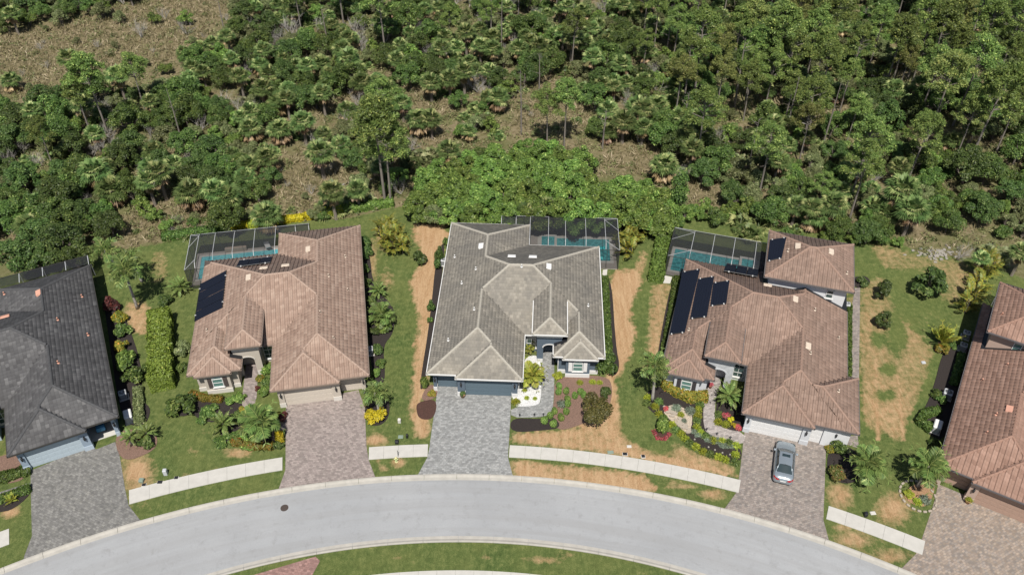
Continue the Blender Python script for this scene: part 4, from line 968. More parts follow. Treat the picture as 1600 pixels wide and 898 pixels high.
# ------------------------------------------------------------------ vegetation builders
def unit(v): return v/np.maximum(np.linalg.norm(v, axis=1, keepdims=True), 1e-6)
def leaf_quads(C, size, asp, Nrm, A=None, rng=RNG):
    n = len(C); Nrm = unit(Nrm)
    if A is None: A = rng.normal(size=(n, 3))
    A = A-(A*Nrm).sum(1, keepdims=True)*Nrm; A = unit(A); Bv = np.cross(Nrm, A)
    s = (size if hasattr(size, '__len__') else np.full(n, size))[:, None]
    V = np.stack([C-A*s, C+Bv*s*asp, C+A*s, C-Bv*s*asp], 1).reshape(-1, 3)
    return V, np.arange(4*n).reshape(-1, 4)
def cloud(lobes, n, size, asp=.5, radial=.0, up=.75, shell=.35, low=-.35, rng=RNG, tb=.24):
    lobes = np.array(lobes, float); wts = lobes[:, 3]**2; k = rng.choice(len(lobes), n, p=wts/wts.sum())
    d = unit(rng.normal(size=(n, 3))); d[:, 2] = np.where(d[:, 2] < low, -d[:, 2], d[:, 2])
    rr = lobes[k, 3]*(1-shell*rng.random(n)**1.6); C = lobes[k, :3]+d*rr[:, None]
    Nn = d+rng.normal(size=(n, 3))*.55; Nn[:, 2] += up
    A = d*radial+rng.normal(size=(n, 3))*(1-radial) if radial > 0 else None
    if radial > .4: Nn = rng.normal(size=(n, 3)); Nn[:, 2] += .4
    sz = size*rng.uniform(.65, 1.25, n); V, Fq = leaf_quads(C, sz, asp, Nn, A, rng)
    lt = rng.random(len(lobes)); T = np.clip(rng.normal(.45, tb, n)+(lt[k]-.5)*.3, 0, 1)
    return V, Fq, np.repeat(T, 4)
def dome_lobes(R, H, z0, n, rmin, rmax, rng, flat=1.0):
    L = []
    for i in range(n):
        a = rng.uniform(0, 6.283); r = R*math.sqrt(rng.random())*.78; zz = z0+(H-z0)*(1-(r/R)**2)*rng.uniform(.25, .82)**flat
        L.append((r*math.cos(a), r*math.sin(a), zz, rng.uniform(rmin, rmax)))
    return L
def merge(ps):
    V = []; Q = []; T = []; o = 0
    for v, q, t in ps: V.append(v); Q.append(q+o); T.append(t); o += len(v)
    return np.vstack(V), np.vstack(Q), np.concatenate(T)
def park(o): o.location = (0, 0, 0); return o
PRO = {}
def proto_tree(key, crown, trunk_mb, tm, extra=None):
    """remember the meshes of one kind; instances are linked later as things of their own"""
    PRO.setdefault(key, []).append((crown, trunk_mb.mesh('trunk', tm) if trunk_mb else None, extra))
def put(kind, loc, rz, sc, label, cat, group=None, var=None):
    crown, trunk, extra = random.choice(PRO[kind]) if var is None else PRO[kind][var % len(PRO[kind])]
    nm = {'pine': 'pine_tree', 'sabal': 'sabal_palm', 'oak': 'oak_tree', 'snag': 'dead_tree', 'broad': 'broadleaf_tree', 'palmetto': 'saw_palmetto', 'bare': 'bare_shrub', 'vine': 'vine_tree', 'olive': 'olive_shrub', 'green': 'leafy_shrub',
          'magnolia': 'magnolia_tree', 'bronze': 'bronze_tree'}.get(kind, 'wild_shrub')
    t = thing(nm, label, cat, loc, rz, group, sc=sc)
    cn = 'crown' if kind not in ('bare', 'snag') else 'branches'
    link(cn, crown, t)
    if trunk: link('trunk', trunk, t)
    if extra: link('dead_fronds', extra, t)
    return t
rs = np.random.default_rng(11)
# pines
for vi in range(5):
    Hh = 13.0; cz = 7.6+vi*.4; R = 3.1+.25*(vi % 3); L = []; tr = MB()
    lean = rs.uniform(-.5, .5, 2); top = (lean[0], lean[1], Hh-1.0)
    tr.tube([(0, 0, -.2), (lean[0]*.3, lean[1]*.3, 4.5), (lean[0]*.7, lean[1]*.7, 9), top], [.17, .13, .09, .03], 7)
    for i in range(44+5*(vi % 3)):
        a = rs.uniform(0, 6.283); f = rs.random(); z = cz+(Hh-cz)*f; r = R*(1-f**2.2*.75)*rs.uniform(.35, 1.0)
        c = (lean[0]*.8+r*math.cos(a), lean[1]*.8+r*math.sin(a), z+rs.uniform(-.3, .3)); L.append(c+(rs.uniform(.42, .85),))
        if i % 2 == 0: tr.tube([(lean[0]*.75, lean[1]*.75, z-1.0), (c[0]*.6, c[1]*.6, z-.35), c], [.06, .04, .015], 4)
    for i in range(4):    # bare dead branches lower down
        a = rs.uniform(0, 6.283); z = rs.uniform(5, 8.2); tr.tube([(lean[0]*.5, lean[1]*.5, z), (1.1*math.cos(a), 1.1*math.sin(a), z+.2)], [.035, .012], 3)
    v = cloud(L, 5600, .21, .17, radial=.65, rng=rs, shell=.7, tb=.24); v2 = cloud(L, 2400, .17, .42, rng=rs, shell=.55, tb=.24)
    proto_tree('pine', npmesh('pine_crown', *merge([v, v2]), F['pine'] if vi < 4 else F['pinegrey']), tr, M['greybark'])
# sabal palms and palmettos: fans of narrow blades on arching stalks
def fan_palm(n, hub, petiole, blade, rng, lo=-.25, droop=.28):
    V = []; T = []
    for i in range(n):
        f = (i+.5)/n; el = math.asin(max(-1, min(1, 1-(1-lo)*f)))+rng.uniform(-.1, .1); az = i*2.39996+rng.uniform(-.25, .25)
        d = np.array([math.cos(el)*math.cos(az), math.cos(el)*math.sin(az), math.sin(el)])
        side = unit(np.cross(d, [0, 0, 1])[None])[0] if abs(d[2]) < .97 else np.array([1, 0, 0.]); up = np.cross(side, d)
        pl = petiole*rng.uniform(.8, 1.15); h = np.array([0, 0, hub]); e = h+d*pl-np.array([0, 0, droop*.35*pl])
        V += [h-side*.02, h+side*.02, e+side*.02, e-side*.02]; tt = rng.random(); T += [.9*tt]*4
        nb = 11
        for k in range(nb):
            a = (k/(nb-1)-.5)*2.5; bd = d*math.cos(a)+side*math.sin(a)*1.0; bl = blade*(1-.25*abs(a)/1.25)*rng.uniform(.85, 1.1)
            tip = e+bd*bl-np.array([0, 0, droop*bl*rng.uniform(.7, 1.4)]); mid = e+bd*bl*.55+up*.03; w = np.cross(bd, up); w = w/np.linalg.norm(w)*bl*.08
            V += [e, mid+w, tip, mid-w]; T += [min(1, max(0, tt+rng.normal(0, .12)))]*4
    V = np.array(V); return V, np.arange(len(V)).reshape(-1, 4), np.array(T)
def skirt(n, hub, ln, rng):
    V = []; T = []
    for i in range(n):
        az = i*2.39996; el = rng.uniform(-1.35, -.4); d = np.array([math.cos(el)*math.cos(az), math.cos(el)*math.sin(az), math.sin(el)])
        side = unit(np.cross(d, [0, 0, 1])[None])[0]; h = np.array([0, 0, hub]); e = h+d*ln*.7; tt = rng.random()
        V += [h-side*.025, h+side*.025, e+side*.025, e-side*.025]; T += [tt]*4
        for k in range(6):
            a = (k/5-.5)*1.1; bd = d*math.cos(a)+side*math.sin(a)+np.array([0, 0, -.5]); bd /= np.linalg.norm(bd); bl = ln*.75*rng.uniform(.7, 1.1)
            w = np.cross(bd, d+np.array([.1, .2, .3])); w = w/np.linalg.norm(w)*bl*.1; V += [e, e+bd*bl*.5+w, e+bd*bl, e+bd*bl*.5-w]; T += [tt]*4
    V = np.array(V); return V, np.arange(len(V)).reshape(-1, 4), np.array(T)
for vi in range(4):
    h = [2.5, 3.3, 1.9, 4.1][vi]; tr = MB(); tr.tube([(0, 0, -.2), (.06, 0, h*.5), (0, .05, h)], [.24, .19, .21], 8)
    tr.lathe([(.22, h-.7), (.34, h-.25), (.26, h)], 8)
    proto_tree('sabal', npmesh('sabal_crown', *fan_palm(50, h, .95, 1.05, rs, lo=-.08), F['palm']), tr, M['palmtrunk'], npmesh('dead_fronds', *skirt((40, 20, 30, 12)[vi], h-.05, (1.5, 1.2, 1.4, 1.3)[vi], rs), F['skirt']))
for vi in range(3):
    V, Q, T = merge([(fan_palm(18, 0, .7, .7, rs, lo=.05)[0]+np.array([math.cos(k*2.1)*.8, math.sin(k*2.1)*.8, .15]),)+fan_palm(18, 0, .7, .7, rs, lo=.05)[1:] for k in range(4)])
    proto_tree('palmetto', npmesh('palmetto_crown', V, Q, T, F['palm'] if vi else F['olive']), None, None)
def broad(key, fm, R, H, z0, nl, rl, n, size, asp=.5, nv=4, trunk=True, bark=None, ybr=.22):
    for vi in range(nv):
        L = dome_lobes(R, H, z0, nl, rl[0], rl[1], rs); tr = MB() if trunk else None
        if trunk:
            tr.tube([(0, 0, -.2), (.08, .05, z0*.6), (0, 0, z0+(H-z0)*.35)], [R*.07, R*.05, R*.03], 7)
            for l in L[::2]: tr.tube([(0, 0, z0*.6), (l[0]*.55, l[1]*.55, l[2]*.75), (l[0], l[1], l[2])], [R*.03, R*.02, R*.008], 4)
        c = cloud(L, n, size, asp, rng=rs, tb=ybr)
        proto_tree(key, npmesh(key+'_crown', *c, fm), tr, bark or M['bark'])
broad('oak', F['oak'], 3.0, 5.6, 1.6, 30, (.45, .95), 6000, .14, nv=3)
broad('oak', F['dark'], 2.8, 5.2, 1.4, 30, (.42, .9), 5600, .14, nv=3)
broad('olive', F['olive'], 2.0, 3.4, .8, 20, (.32, .65), 3200, .12, nv=4)
broad('green', F['bright'], 1.8, 3.0, .7, 18, (.3, .6), 2600, .13, nv=3)
broad('green', F['oak'], 1.7, 2.6, .6, 18, (.3, .6), 2600, .12, nv=2)
broad('broad', F['bright'], 2.7, 5.2, .9, 38, (.38, .75), 7000, .16, .5, nv=4)
broad('magnolia', F['dark'], 1.5, 4.6, .7, 18, (.35, .7), 1500, .2, .5, nv=2)
broad('bronze', F['olivered'], 1.9, 3.6, 1.0, 22, (.4, .8), 3600, .12, .5, nv=1)
broad('vine', F['oak'], .95, 8.8, .4, 26, (.5, .95), 4200, .14, .5, nv=1)
def twiggy(seed, H, R, n0, depth, m0=.05, spread=.75):
    r = random.Random(seed); mb = MB()
    def grow(p, d, ln, rad, k):
        q = p+d*ln; mid = p+d*ln*.5+Vector((r.uniform(-1, 1), r.uniform(-1, 1), r.uniform(-.5, .5)))*ln*.08
        mb.tube([p, mid, q], [rad, rad*.8, rad*.55], 4 if k < 2 else 3, r.random(), cap=False)
        if k >= depth: return
        for _ in range(r.choice((2, 3, 3))):
            nd = (d+Vector((r.uniform(-1, 1), r.uniform(-1, 1), r.uniform(-.35, .7)))*spread).normalized(); grow(q if r.random() < .6 else mid, nd, ln*r.uniform(.6, .85), rad*.55, k+1)
    for i in range(n0):
        a = r.uniform(0, 6.28); grow(Vector((0, 0, -.05)), Vector((math.cos(a)*R/H, math.sin(a)*R/H, 1)).normalized(), H*.34, m0, 0)
    return mb
for vi in range(4):
    proto_tree('bare', twiggy(40+vi, 3.4, 2.4, 6, 4, .055).mesh('bare_branches', M['twig']), None, None)
def snag(seed, H):
    r = random.Random(seed); mb = MB(); mb.tube([(0, 0, -.2), (.1, .05, H*.5), (.2, -.1, H)], [.15, .11, .03], 6)
    br = MB()
    for i in range(12):
        z = H*r.uniform(.45, .98); a = r.uniform(0, 6.28); l = r.uniform(.5, 1.8)*(1.15-z/H*.6)
        br.tube([(.15, 0, z), (l*.6*math.cos(a), l*.6*math.sin(a), z+.25), (l*math.cos(a), l*math.sin(a), z+r.uniform(.1, .7))], [.035, .025, .008], 3)
    return br, mb
for vi in range(3):
    br, tb_ = snag(70+vi, [9, 11, 7][vi]); proto_tree('snag', br.mesh('bare_branches', M['greybark']), tb_, M['greybark'])

# ------------------------------------------------------------------ the wood beyond the lawns
KT = {'pine': ('slash pine', 'pine tree', 10.4), 'sabal': ('sabal palm with tan skirt', 'palm tree', 3.3), 'oak': ('dark green oak', 'tree', 3.6),
      'olive': ('dull olive shrub', 'shrub', 2.0), 'green': ('leafy mid green shrub', 'shrub', 1.7), 'bare': ('leafless grey shrub', 'shrub', 1.8), 'palmetto': ('fan-leaved palmetto', 'palmetto', .8),
      'snag': ('dead standing tree', 'dead tree', 6.0)}
def zone(px, py):
    f = min(6.99, max(0, (px+30)/235)); i = int(f)
    col = ['at the left edge', 'above the rosy pool cage', 'above the rosy roof', 'above the grey roof', 'above the brown pool cage', 'above the brown roof', 'at the right edge'][i]
    row = 'topmost' if py < 60 else ('upper' if py < 130 else ('middle' if py < 220 else 'lower'))
    return '%s wood %s, %s' % (row, col, 'left' if f-i < .5 else 'right')
def wlab(kind, s, px, py):
    sz = {'pine': .9, 'sabal': 1.0, 'oak': .95}.get(kind, .95); w = 'large' if s > sz*1.04 else ('small' if s < sz*.82 else 'medium')
    return w+' '+KT[kind][0]+', '+zone(px, py), w+' '+KT[kind][0]+', '+zone(px, py)
PLACED = []
def wild(kind, px, py, s=1.0, zc=None, label=None, atbase=False):
    t, cat, z0 = KT[kind]; zc = (z0*s if zc is None else zc); x, y, _ = P(px, py, 0 if atbase else zc)
    PLACED.append((x, y, kind))
    lb, g = (label, None) if label else wlab(kind, s, px, py)
    return put(kind, (x, y, 0), random.uniform(0, 6.28), s*random.uniform(.94, 1.06), lb, cat, g)
PINES = [(205, 105, .75), (60, 205, .6), (1100, 50, 1.1), (1080, 85, .85), (1158, 32, .8), (1065, 112, .8), (1186, 72, .8), (1222, 42, 1.15), (1288, 72, .9), (1250, 15, 1), (1312, 15, 1), (1450, 27, 1), (1465, 100, .85),
 (1530, 88, 1.1), (1563, 135, 1.15), (1523, 173, .75), (1555, 22, .95), (1595, 30, 1), (1243, 75, .9), (1210, 100, .8), (1280, 140, .7), (1288, 283, .55), (1130, 60, .8), (1345, 60, .8), (1505, 60, .8), (1590, 80, .9), (1180, 20, .9), (1060, 30, .7), (1130, 110, .7),
 (1240, 130, .7), (1380, 30, .8), (1480, 140, .7), (1590, 160, .8), (1330, 110, .7), (1365, 205, .6), (1010, 60, .55), (700, 20, .6), (760, 12, .6), (1215, 65, .8), (1175, 120, .7), (1420, 90, .7), (1500, 20, .9), (1280, 40, .9), (1030, 8, .8), (1340, 165, .6), (1445, 190, .55)]
for x, y, s in PINES: wild('pine', x, y, s)
wild('pine', 150, 155, 1.0, 6.5, 'broad spreading pine beside the dry clearing, upper left'); wild('pine', 128, 172, .8, 5.5, 'lower companion pine of the broad pine beside the clearing')
wild('pine', 588, 200, 1.25, 11.5, 'tall pine with two pale trunks behind the rosy and grey houses, left one'); wild('pine', 600, 225, 1.05, 9.2, 'right-hand twin of the tall two-trunk pine behind the grey house')
wild('pine', 885, 150, .8, 8.5, 'yellow-green pine in the dry clearing above the grey roof, right twin'); wild('pine', 857, 165, .7, 7, 'yellow-green pine in the dry clearing above the grey roof, left twin')
wild('pine', 1410, 50, .95, 10.5, 'golden-green round topped pine in the right part of the wood'); wild('pine', 1368, 215, .9, 12.0, 'thin tall pine with long dark leaning trunk above the brown roof')
wild('snag', 815, 168, 1.0, 4.5, 'grey dead pole tree left of the yellow-green twin pines'); wild('snag', 944, 196, .9, 4, 'grey dead pole tree above the hedge right of the twin pines')
wild('snag', 1158, 112, 1.2, 6, 'pale dead tree with crooked bare crown, right of centre at the top'); wild('snag', 843, 112, .8, 4); wild('snag', 505, 22, .9, 5); wild('snag', 347, 35, .9, 3); wild('snag', 275, 190, .8, 3)
for x, y in ((767, 20), (783, 35), (895, 12), (1047, 35), (1300, 175), (1238, 170), (1180, 210), (1075, 150)): wild('snag', x, y, .9)
SAB = [(110, 100, 1.1), (11, 113, 1), (172, 112, .75), (330, 60, .9), (310, 65, .9), (355, 62, .9), (288, 87, .7), (300, 105, .8), (375, 125, 1), (298, 130, .9), (520, 43, .8), (625, 72, .8), (500, 88, 1), (545, 92, 1.2), (620, 95, .9),
 (695, 58, .9), (728, 60, 1), (690, 85, 1), (708, 84, .9), (733, 97, .9), (750, 45, .9), (770, 78, 1), (673, 128, 1.1), (702, 125, 1), (725, 118, 1.1), (778, 143, 1.1), (765, 110, .9), (600, 145, 1.2), (450, 140, .9), (433, 152, 1), (448, 160, .9),
 (628, 163, .9), (653, 180, 1.1), (673, 186, 1), (435, 193, 1.1), (472, 190, 1.1), (410, 128, .9), (540, 160, .9), (858, 62, 1.1), (893, 68, 1.1), (915, 68, 1), (830, 58, .9), (925, 52, .9), (993, 15, .9), (1020, 38, .9), (1013, 75, 1),
 (970, 110, 1), (980, 122, .9), (960, 140, .8), (998, 152, 1.15), (1028, 155, 1.15), (950, 172, 1), (975, 190, 1.1), (1005, 200, .9), (1120, 140, 1), (875, 15, .8), (935, 38, .8), (853, 38, .8), (1136, 75, .9), (913, 135, .8),
 (1348, 75, 1.2), (1262, 127, 1), (1252, 103, .9), (1398, 138, 1.1), (1360, 58, .9), (1278, 322, 1.1), (1268, 332, .9), (1303, 322, 1.1), (1410, 300, 1.4), (1425, 330, 1.2), (1393, 318, 1.1), (1350, 258, .9), (1315, 305, .8), (1040, 248, 1.2),
 (500, 240, 1.2), (530, 212, 1), (412, 318, 1.25), (520, 310, 1), (558, 298, .9), (700, 222, 1), (148, 270, 1.2), (168, 280, 1.2), (295, 290, 1.2), (348, 292, 1.25), (335, 300, 1), (60, 320, 1), (40, 345, 1), (230, 250, .9), (385, 250, .9), (380, 265, .9),
 (20, 30, .9), (1595, 400, .9), (1530, 410, .6), (480, 110, .9), (405, 95, .9), (560, 125, .9), (640, 40, .9), (800, 40, .8), (815, 75, .8), (1060, 190, .9), (1090, 170, .9), (1230, 225, .9), (1215, 260, .9), (1260, 215, .8), (250, 280, 1), (270, 255, .9)]
for x, y, s in SAB: wild('sabal', x, y, s)
wild('bare', 460, 40, 1.6); wild('bare', 442, 52, 1.2); wild('bare', 560, 40, 1.2); wild('bare', 560, 155, 1.1); wild('bare', 600, 52, 1); wild('bare', 640, 225, .8)
for x, y in ((15, 240), (30, 225), (560, 180), (545, 188), (400, 170), (380, 180), (1110, 205), (1122, 215), (1500, 390), (900, 60), (1380, 120), (290, 40), (255, 20), (215, 45), (160, 200), (240, 205), (310, 190), (50, 250), (395, 35), (1150, 60), (1000, 210)): wild('bare', x, y, random.uniform(.7, 1.1))
wild('oak', 1520, 245, 1.25, 4.5, 'blue-green rounded oak in the right-hand wood'); wild('oak', 745, 240, .8); wild('oak', 1100, 262, .8); wild('olive', 1158, 262, 1.3); wild('olive', 1175, 300, 1.1)
for q in ((25, 270, 1.1), (83, 295, 1.2), (60, 350, 1), (20, 385, 1.1), (88, 372, 1.1), (105, 345, .9), (35, 320, 1), (5, 330, 1), (55, 395, .9), (115, 395, .8), (120, 320, .9), (250, 245, .9), (325, 225, .9), (300, 250, .8), (340, 255, .8), (290, 215, .9), (72, 165, 1), (25, 175, 1), (10, 205, 1), (110, 220, .9), (185, 235, .9), (200, 215, .9),
          (20, 14, .7), (60, 12, .7), (100, 10, .7), (138, 6, .6), (8, 35, .6), (412, 28, 1), (405, 60, .9), (605, 37, .9), (512, 62, .9), (650, 95, 1), (640, 110, .9), (445, 105, .9), (600, 78, .9), (490, 140, .9), (470, 125, .8), (840, 95, 1), (820, 110, .8), (860, 85, .9), (950, 80, 1), (970, 90, .9), (1000, 110, .9), (940, 120, .9), (715, 150, .6),
          (1010, 130, .9), (1040, 185, 1), (1060, 215, 1), (1090, 200, .9), (1310, 345, .7), (1360, 355, .7), (1380, 350, .6), (1200, 240, .9), (1455, 150, .9), (1420, 160, 1), (1200, 180, .9), (545, 240, .7), (420, 270, .6), (400, 290, .7), (640, 250, .6)): wild('oak', *q)
for q in ((288, 25, 1), (240, 28, .8), (220, 320, .9), (240, 333, .7), (163, 325, .8), (1305, 360, .9), (1353, 350, .9), (1375, 365, .8), (1335, 372, .6), (1405, 376, .5), (1070, 330, .8), (1082, 325, .7), (1100, 318, .8), (1118, 335, .9), (1138, 325, .7), (1035, 338, .7), (560, 300, .7), (505, 335, .5), (300, 345, .5), (260, 350, .6), (420, 345, .6)): wild('green', *q)
wild('palmetto', 1173, 348, 1.6, label='rounded saw palmetto alone on the lawn behind the brown house'); wild('palmetto', 520, 316, 1.6); wild('palmetto', 560, 305, 1.4); wild('palmetto', 665, 240, 1.2); wild('palmetto', 1560, 395, 1.2)
put('vine', P(1055, 334), 0, 1.0, 'tall narrow tree wrapped in dark vines between the hedge and pool cage', 'tree')
FILLZ = {'R': [('pine', .12), ('oak', .30), ('olive', .16), ('sabal', .12), ('green', .19), ('bare', .04), ('palmetto', .07)],
         'M': [('sabal', .24), ('oak', .22), ('olive', .15), ('green', .13), ('bare', .09), ('pine', .03), ('palmetto', .16)],
         'L': [('oak', .34), ('olive', .18), ('green', .23), ('sabal', .11), ('bare', .08), ('palmetto', .09)],
         'D': [('green', .5), ('olive', .2), ('oak', .3)]}
RAD = {'pine': 2.6, 'oak': 2.3, 'olive': 1.6, 'green': 1.45, 'sabal': 1.5, 'bare': 1.6, 'palmetto': 1.2, 'snag': .5}
MASS = [(640, 345), (632, 275), (690, 232), (760, 226), (800, 206), (860, 208), (925, 222), (950, 268), (1000, 262), (1045, 285), (1050, 345), (960, 352), (800, 352), (650, 350)]
cnt = {}
for k in PLACED: cnt[k[2]] = cnt.get(k[2], 0)+1
cell = {}
def near(x, y, r, kind):
    gx, gy = int(x//3), int(y//3)
    for i in range(gx-1, gx+2):
        for j in range(gy-1, gy+2):
            for (a, b, c) in cell.get((i, j), ()):
                d = math.hypot(a-x, b-y); lim = (RAD[c]+r)*(.52 if (c == 'pine') != (kind == 'pine') else .52)
                if d < lim: return True
    return False
for x, y, k in PLACED: cell.setdefault((int(x//3), int(y//3)), []).append((x, y, k))
LIM = {'pine': 130, 'oak': 285, 'olive': 290, 'green': 290, 'sabal': 285, 'bare': 110, 'palmetto': 230}
def kind_blocks(px, py, x, y):
    qx, qy = topx(x, y, 4.2)
    return random.random() > .03 and any(bool(inpoly([qx], [qy+4], o)[0]) for o in OPEN)
cand = [(random.uniform(-118, 118), random.uniform(84, 172)) for _ in range(16000)]
for x, y in cand:
    if abs(x) > 29+y*.459: continue
    px, py = topx(x, y)
    if py < -3: continue
    wob = 8*math.sin(x*.9+y*.4)
    if bool(inpoly([px], [py-6], LAWN)[0]) or bool(inpoly([px], [py], MASS)[0]): continue
    if any(bool(inpoly([px+wob], [py+wob*.5], o)[0]) for o in OPEN) and random.random() > .012: continue
    if kind_blocks(px, py, x, y): continue
    z = 'R' if px > 1080 else ('M' if px > 400 else 'L')
    if px > 1430 and py > 260: z = 'D'
    ks = FILLZ[z]; kind = random.choices([k for k, _ in ks], [w_ for _, w_ in ks])[0]
    if cnt.get(kind, 0) >= LIM[kind]: continue
    s = random.uniform(.68, 1.08)
    if near(x, y, RAD[kind]*s, kind): continue
    cell.setdefault((int(x//3), int(y//3)), []).append((x, y, kind)); cnt[kind] = cnt.get(kind, 0)+1
    t, cat, _ = KT[kind]
    lb, g = wlab(kind, s, px, py)
    put(kind, (x, y, 0), random.uniform(0, 6.28), s, lb, cat, g)

# the bright broadleaved thicket behind the grey house
mp_ = []
for x in np.arange(-22, 26, 3.0):
    for j, y in enumerate(np.arange(86, 112, 2.7)):
        xx, yy = x+(j % 2)*1.5+random.uniform(-.5, .5), y+random.uniform(-.5, .5); px, py = topx(xx, yy, 3.4)
        if inpoly([px], [py], [(646, 330), (644, 280), (700, 245), (770, 240), (805, 222), (860, 222), (920, 236), (945, 285), (1000, 282), (1030, 300), (1038, 328), (960, 334), (800, 332)])[0]: mp_.append((xx, yy, px, py))
for qx, qy in ((962, 300), (985, 296), (1008, 302), (1028, 312), (970, 318), (995, 324), (1018, 328), (1038, 334), (950, 290)):
    a_, b_, _ = P(qx, qy, 3.4); mp_.append((a_, b_, qx, qy))
for xx, yy, px, py in mp_:
    f = 'front row' if py > 300 else ('middle' if py > 262 else 'back row')
    e = 'left end' if px < 740 else ('middle' if px < 880 else 'right end')
    s = random.uniform(.86, 1.08)
    put('broad', (xx, yy, 0), random.uniform(0, 6.28), (s, s, s*random.uniform(.9, 1.1)), 'glossy broadleaf tree in the thicket behind the grey house, %s, %s' % (f, e), 'tree', 'thicket trees, %s, %s' % (f, e))

for i in range(70):
    o = random.choice([OPEN[0], OPEN[0], OPEN[0], OPEN[1], OPEN[3], OPEN[6], OPEN[4]]); xs_, ys_ = [q[0] for q in o], [q[1] for q in o]
    for _ in range(30):
        qx, qy = random.uniform(min(xs_), max(xs_)), random.uniform(min(ys_), max(ys_))
        if inpoly([qx], [qy], o)[0] and qy > 2 and 0 < qx < 1600: wild(random.choice(('olive', 'olive', 'bare', 'palmetto')), qx, qy, random.uniform(.28, .55)); break
# undergrowth and dry grass: nobody could count them
def scatter(n, test, rng):
    x = rng.uniform(-112, 112, n); y = rng.uniform(82, 170, n); ok = np.abs(x) < 29+y*.459; px, py = topx(x, y); ok &= test(px, py); return x[ok], y[ok]
def in_open(px, py):
    r = np.zeros(np.shape(px), bool)
    for o in OPEN: r |= inpoly(px, py, o)
    return r
r2 = np.random.default_rng(5)
x, y = scatter(9500, lambda px, py: ~inpoly(px, py-4, LAWN) & ~(in_open(px, py) & (r2.random(len(px)) > .34)), r2)
k = len(x); R_ = r2.uniform(.35, 1.15, k); nl = 36
C = np.c_[x, y, np.zeros(k)][:, None, :]; d = unit(r2.normal(size=(k*nl, 3))).reshape(k, nl, 3); d[:, :, 2] = np.abs(d[:, :, 2])
pts = (C+d*(R_[:, None, None]*r2.uniform(.5, 1.0, (k, nl, 1)))).reshape(-1, 3)
V, Q = leaf_quads(pts, r2.uniform(.09, .2, len(pts)), .45, d.reshape(-1, 3)+r2.normal(size=(k*nl, 3))*.7+np.array([0, 0, .5]), rng=r2)
T = np.clip(np.repeat(r2.random(k), nl)*.7+r2.normal(.15, .15, k*nl), 0, 1)
F['under'] = foliage('undergrowth_leaves', (.045, .065, .02), (.15, .165, .058), (.27, .23, .125))
t = thing('undergrowth', 'tangled low undergrowth covering the floor of the wood', 'undergrowth', data=npmesh('undergrowth', V, Q, np.repeat(T, 4), F['under'])); t['kind'] = 'stuff'
x, y = scatter(100000, lambda px, py: ~inpoly(px+3*np.sin(py), py-2, LAWN) & (in_open(px+10*np.sin(py*.2), py+5*np.sin(px*.15)) | (r2.random(len(px)) < .15)), r2)
k = len(x); nb = 3
base = np.repeat(np.c_[x, y, np.zeros(k)], nb, 0)+np.c_[r2.normal(0, .12, (k*nb, 2)), np.zeros(k*nb)]
ln = r2.uniform(.16, .55, k*nb); dr = unit(np.c_[r2.normal(0, .55, (k*nb, 2)), np.ones(k*nb)])
V, Q = leaf_quads(base+dr*ln[:, None]*.8, ln, .13, r2.normal(size=(k*nb, 3)), dr, r2)
T = np.clip(np.repeat(r2.random(k), nb), 0, 1)
t = thing('dry_grass', 'tall dry grass in the clearings of the wood', 'grass', data=npmesh('dry_grass', V, Q, np.repeat(T, 4), F['drygrass'])); t['kind'] = 'stuff'

# ------------------------------------------------------------------ garden plants
def bushmesh(key, fm, n=900, size=.15, nl=10, rr=(.32, .5), H=1.0, asp=.5, seed=0):
    r = np.random.default_rng(seed+91); L = dome_lobes(.95, H, .18, nl, rr[0], rr[1], r)
    L = [(a, b, min(c, H-d*.5), d) for a, b, c, d in L]; v = cloud(L, n, size, asp, rng=r, shell=.45, low=-.2)
    return npmesh(key, *v, fm)
BUSH = {}
def bush(kind, px, py, r, h, label, group=None, cat='shrub', name=None, rz=None):
    """garden shrub: (px, py) is the survey pixel of its middle, r its radius and h its height in metres"""
    if kind not in BUSH:
        spec = dict(green=(F['oak'], 1100, .13), dark=(F['dark'], 1100, .13), bright=(F['bright'], 1100, .14), lime=(F['lime'], 900, .12), yellow=(F['yellow'], 1500, .1), croton=(F['croton'], 900, .17),
                    orange=(F['orange'], 900, .17), purple=(F['purple'], 900, .15), pink=(F['pink'], 700, .13), silver=(F['silver'], 420, .2), mixed=(foliage('mixed_dark_leaves', (.05, .085, .018), (.14, .12, .035), (.28, .11, .05)), 1000, .13), ball=(F['bright'], 2600, .085), olive=(F['olive'], 900, .15), tuft=(F['lime'], 500, .2), grasstuft=(F['landpalm'], 420, .24))[kind]
        if kind == 'ball': BUSH[kind] = [npmesh('foliage', *cloud([(0, 0, .5, .55), (0, 0, .35, .6), (.2, .1, .6, .5), (-.2, .05, .55, .52)], 2600, .08, .5, shell=.18, rng=np.random.default_rng(4)), F['bright'])]
        elif kind in ('silver', 'tuft', 'grasstuft'):
            BUSH[kind] = [npmesh('foliage', *cloud([(0, 0, .12, .9), (0, 0, .2, .6)], spec[1], spec[2]*1.4, .2, radial=.9, shell=.8, low=0, rng=np.random.default_rng(5+i)), spec[0]) for i in range(2)]
        else: BUSH[kind] = [bushmesh('foliage', spec[0], spec[1], spec[2], seed=i+hash(kind) % 7) if 0 else bushmesh('foliage', spec[0], spec[1], spec[2], seed=i+len(BUSH)*3) for i in range(3)]
    x, y, _ = P(px, py, h*.45)
    nm = name or {'yellow': 'yellow_shrub', 'croton': 'croton_shrub', 'orange': 'croton_shrub', 'purple': 'purple_shrub', 'pink': 'flowering_plant', 'ball': 'clipped_shrub', 'silver': 'agave', 'tuft': 'liriope_tuft', 'grasstuft': 'liriope_tuft'}.get(kind, 'garden_shrub')
    return thing(nm, label, cat, (x, y, 0), random.uniform(0, 6.28) if rz is None else rz, group, random.choice(BUSH[kind]), (r, r, h))
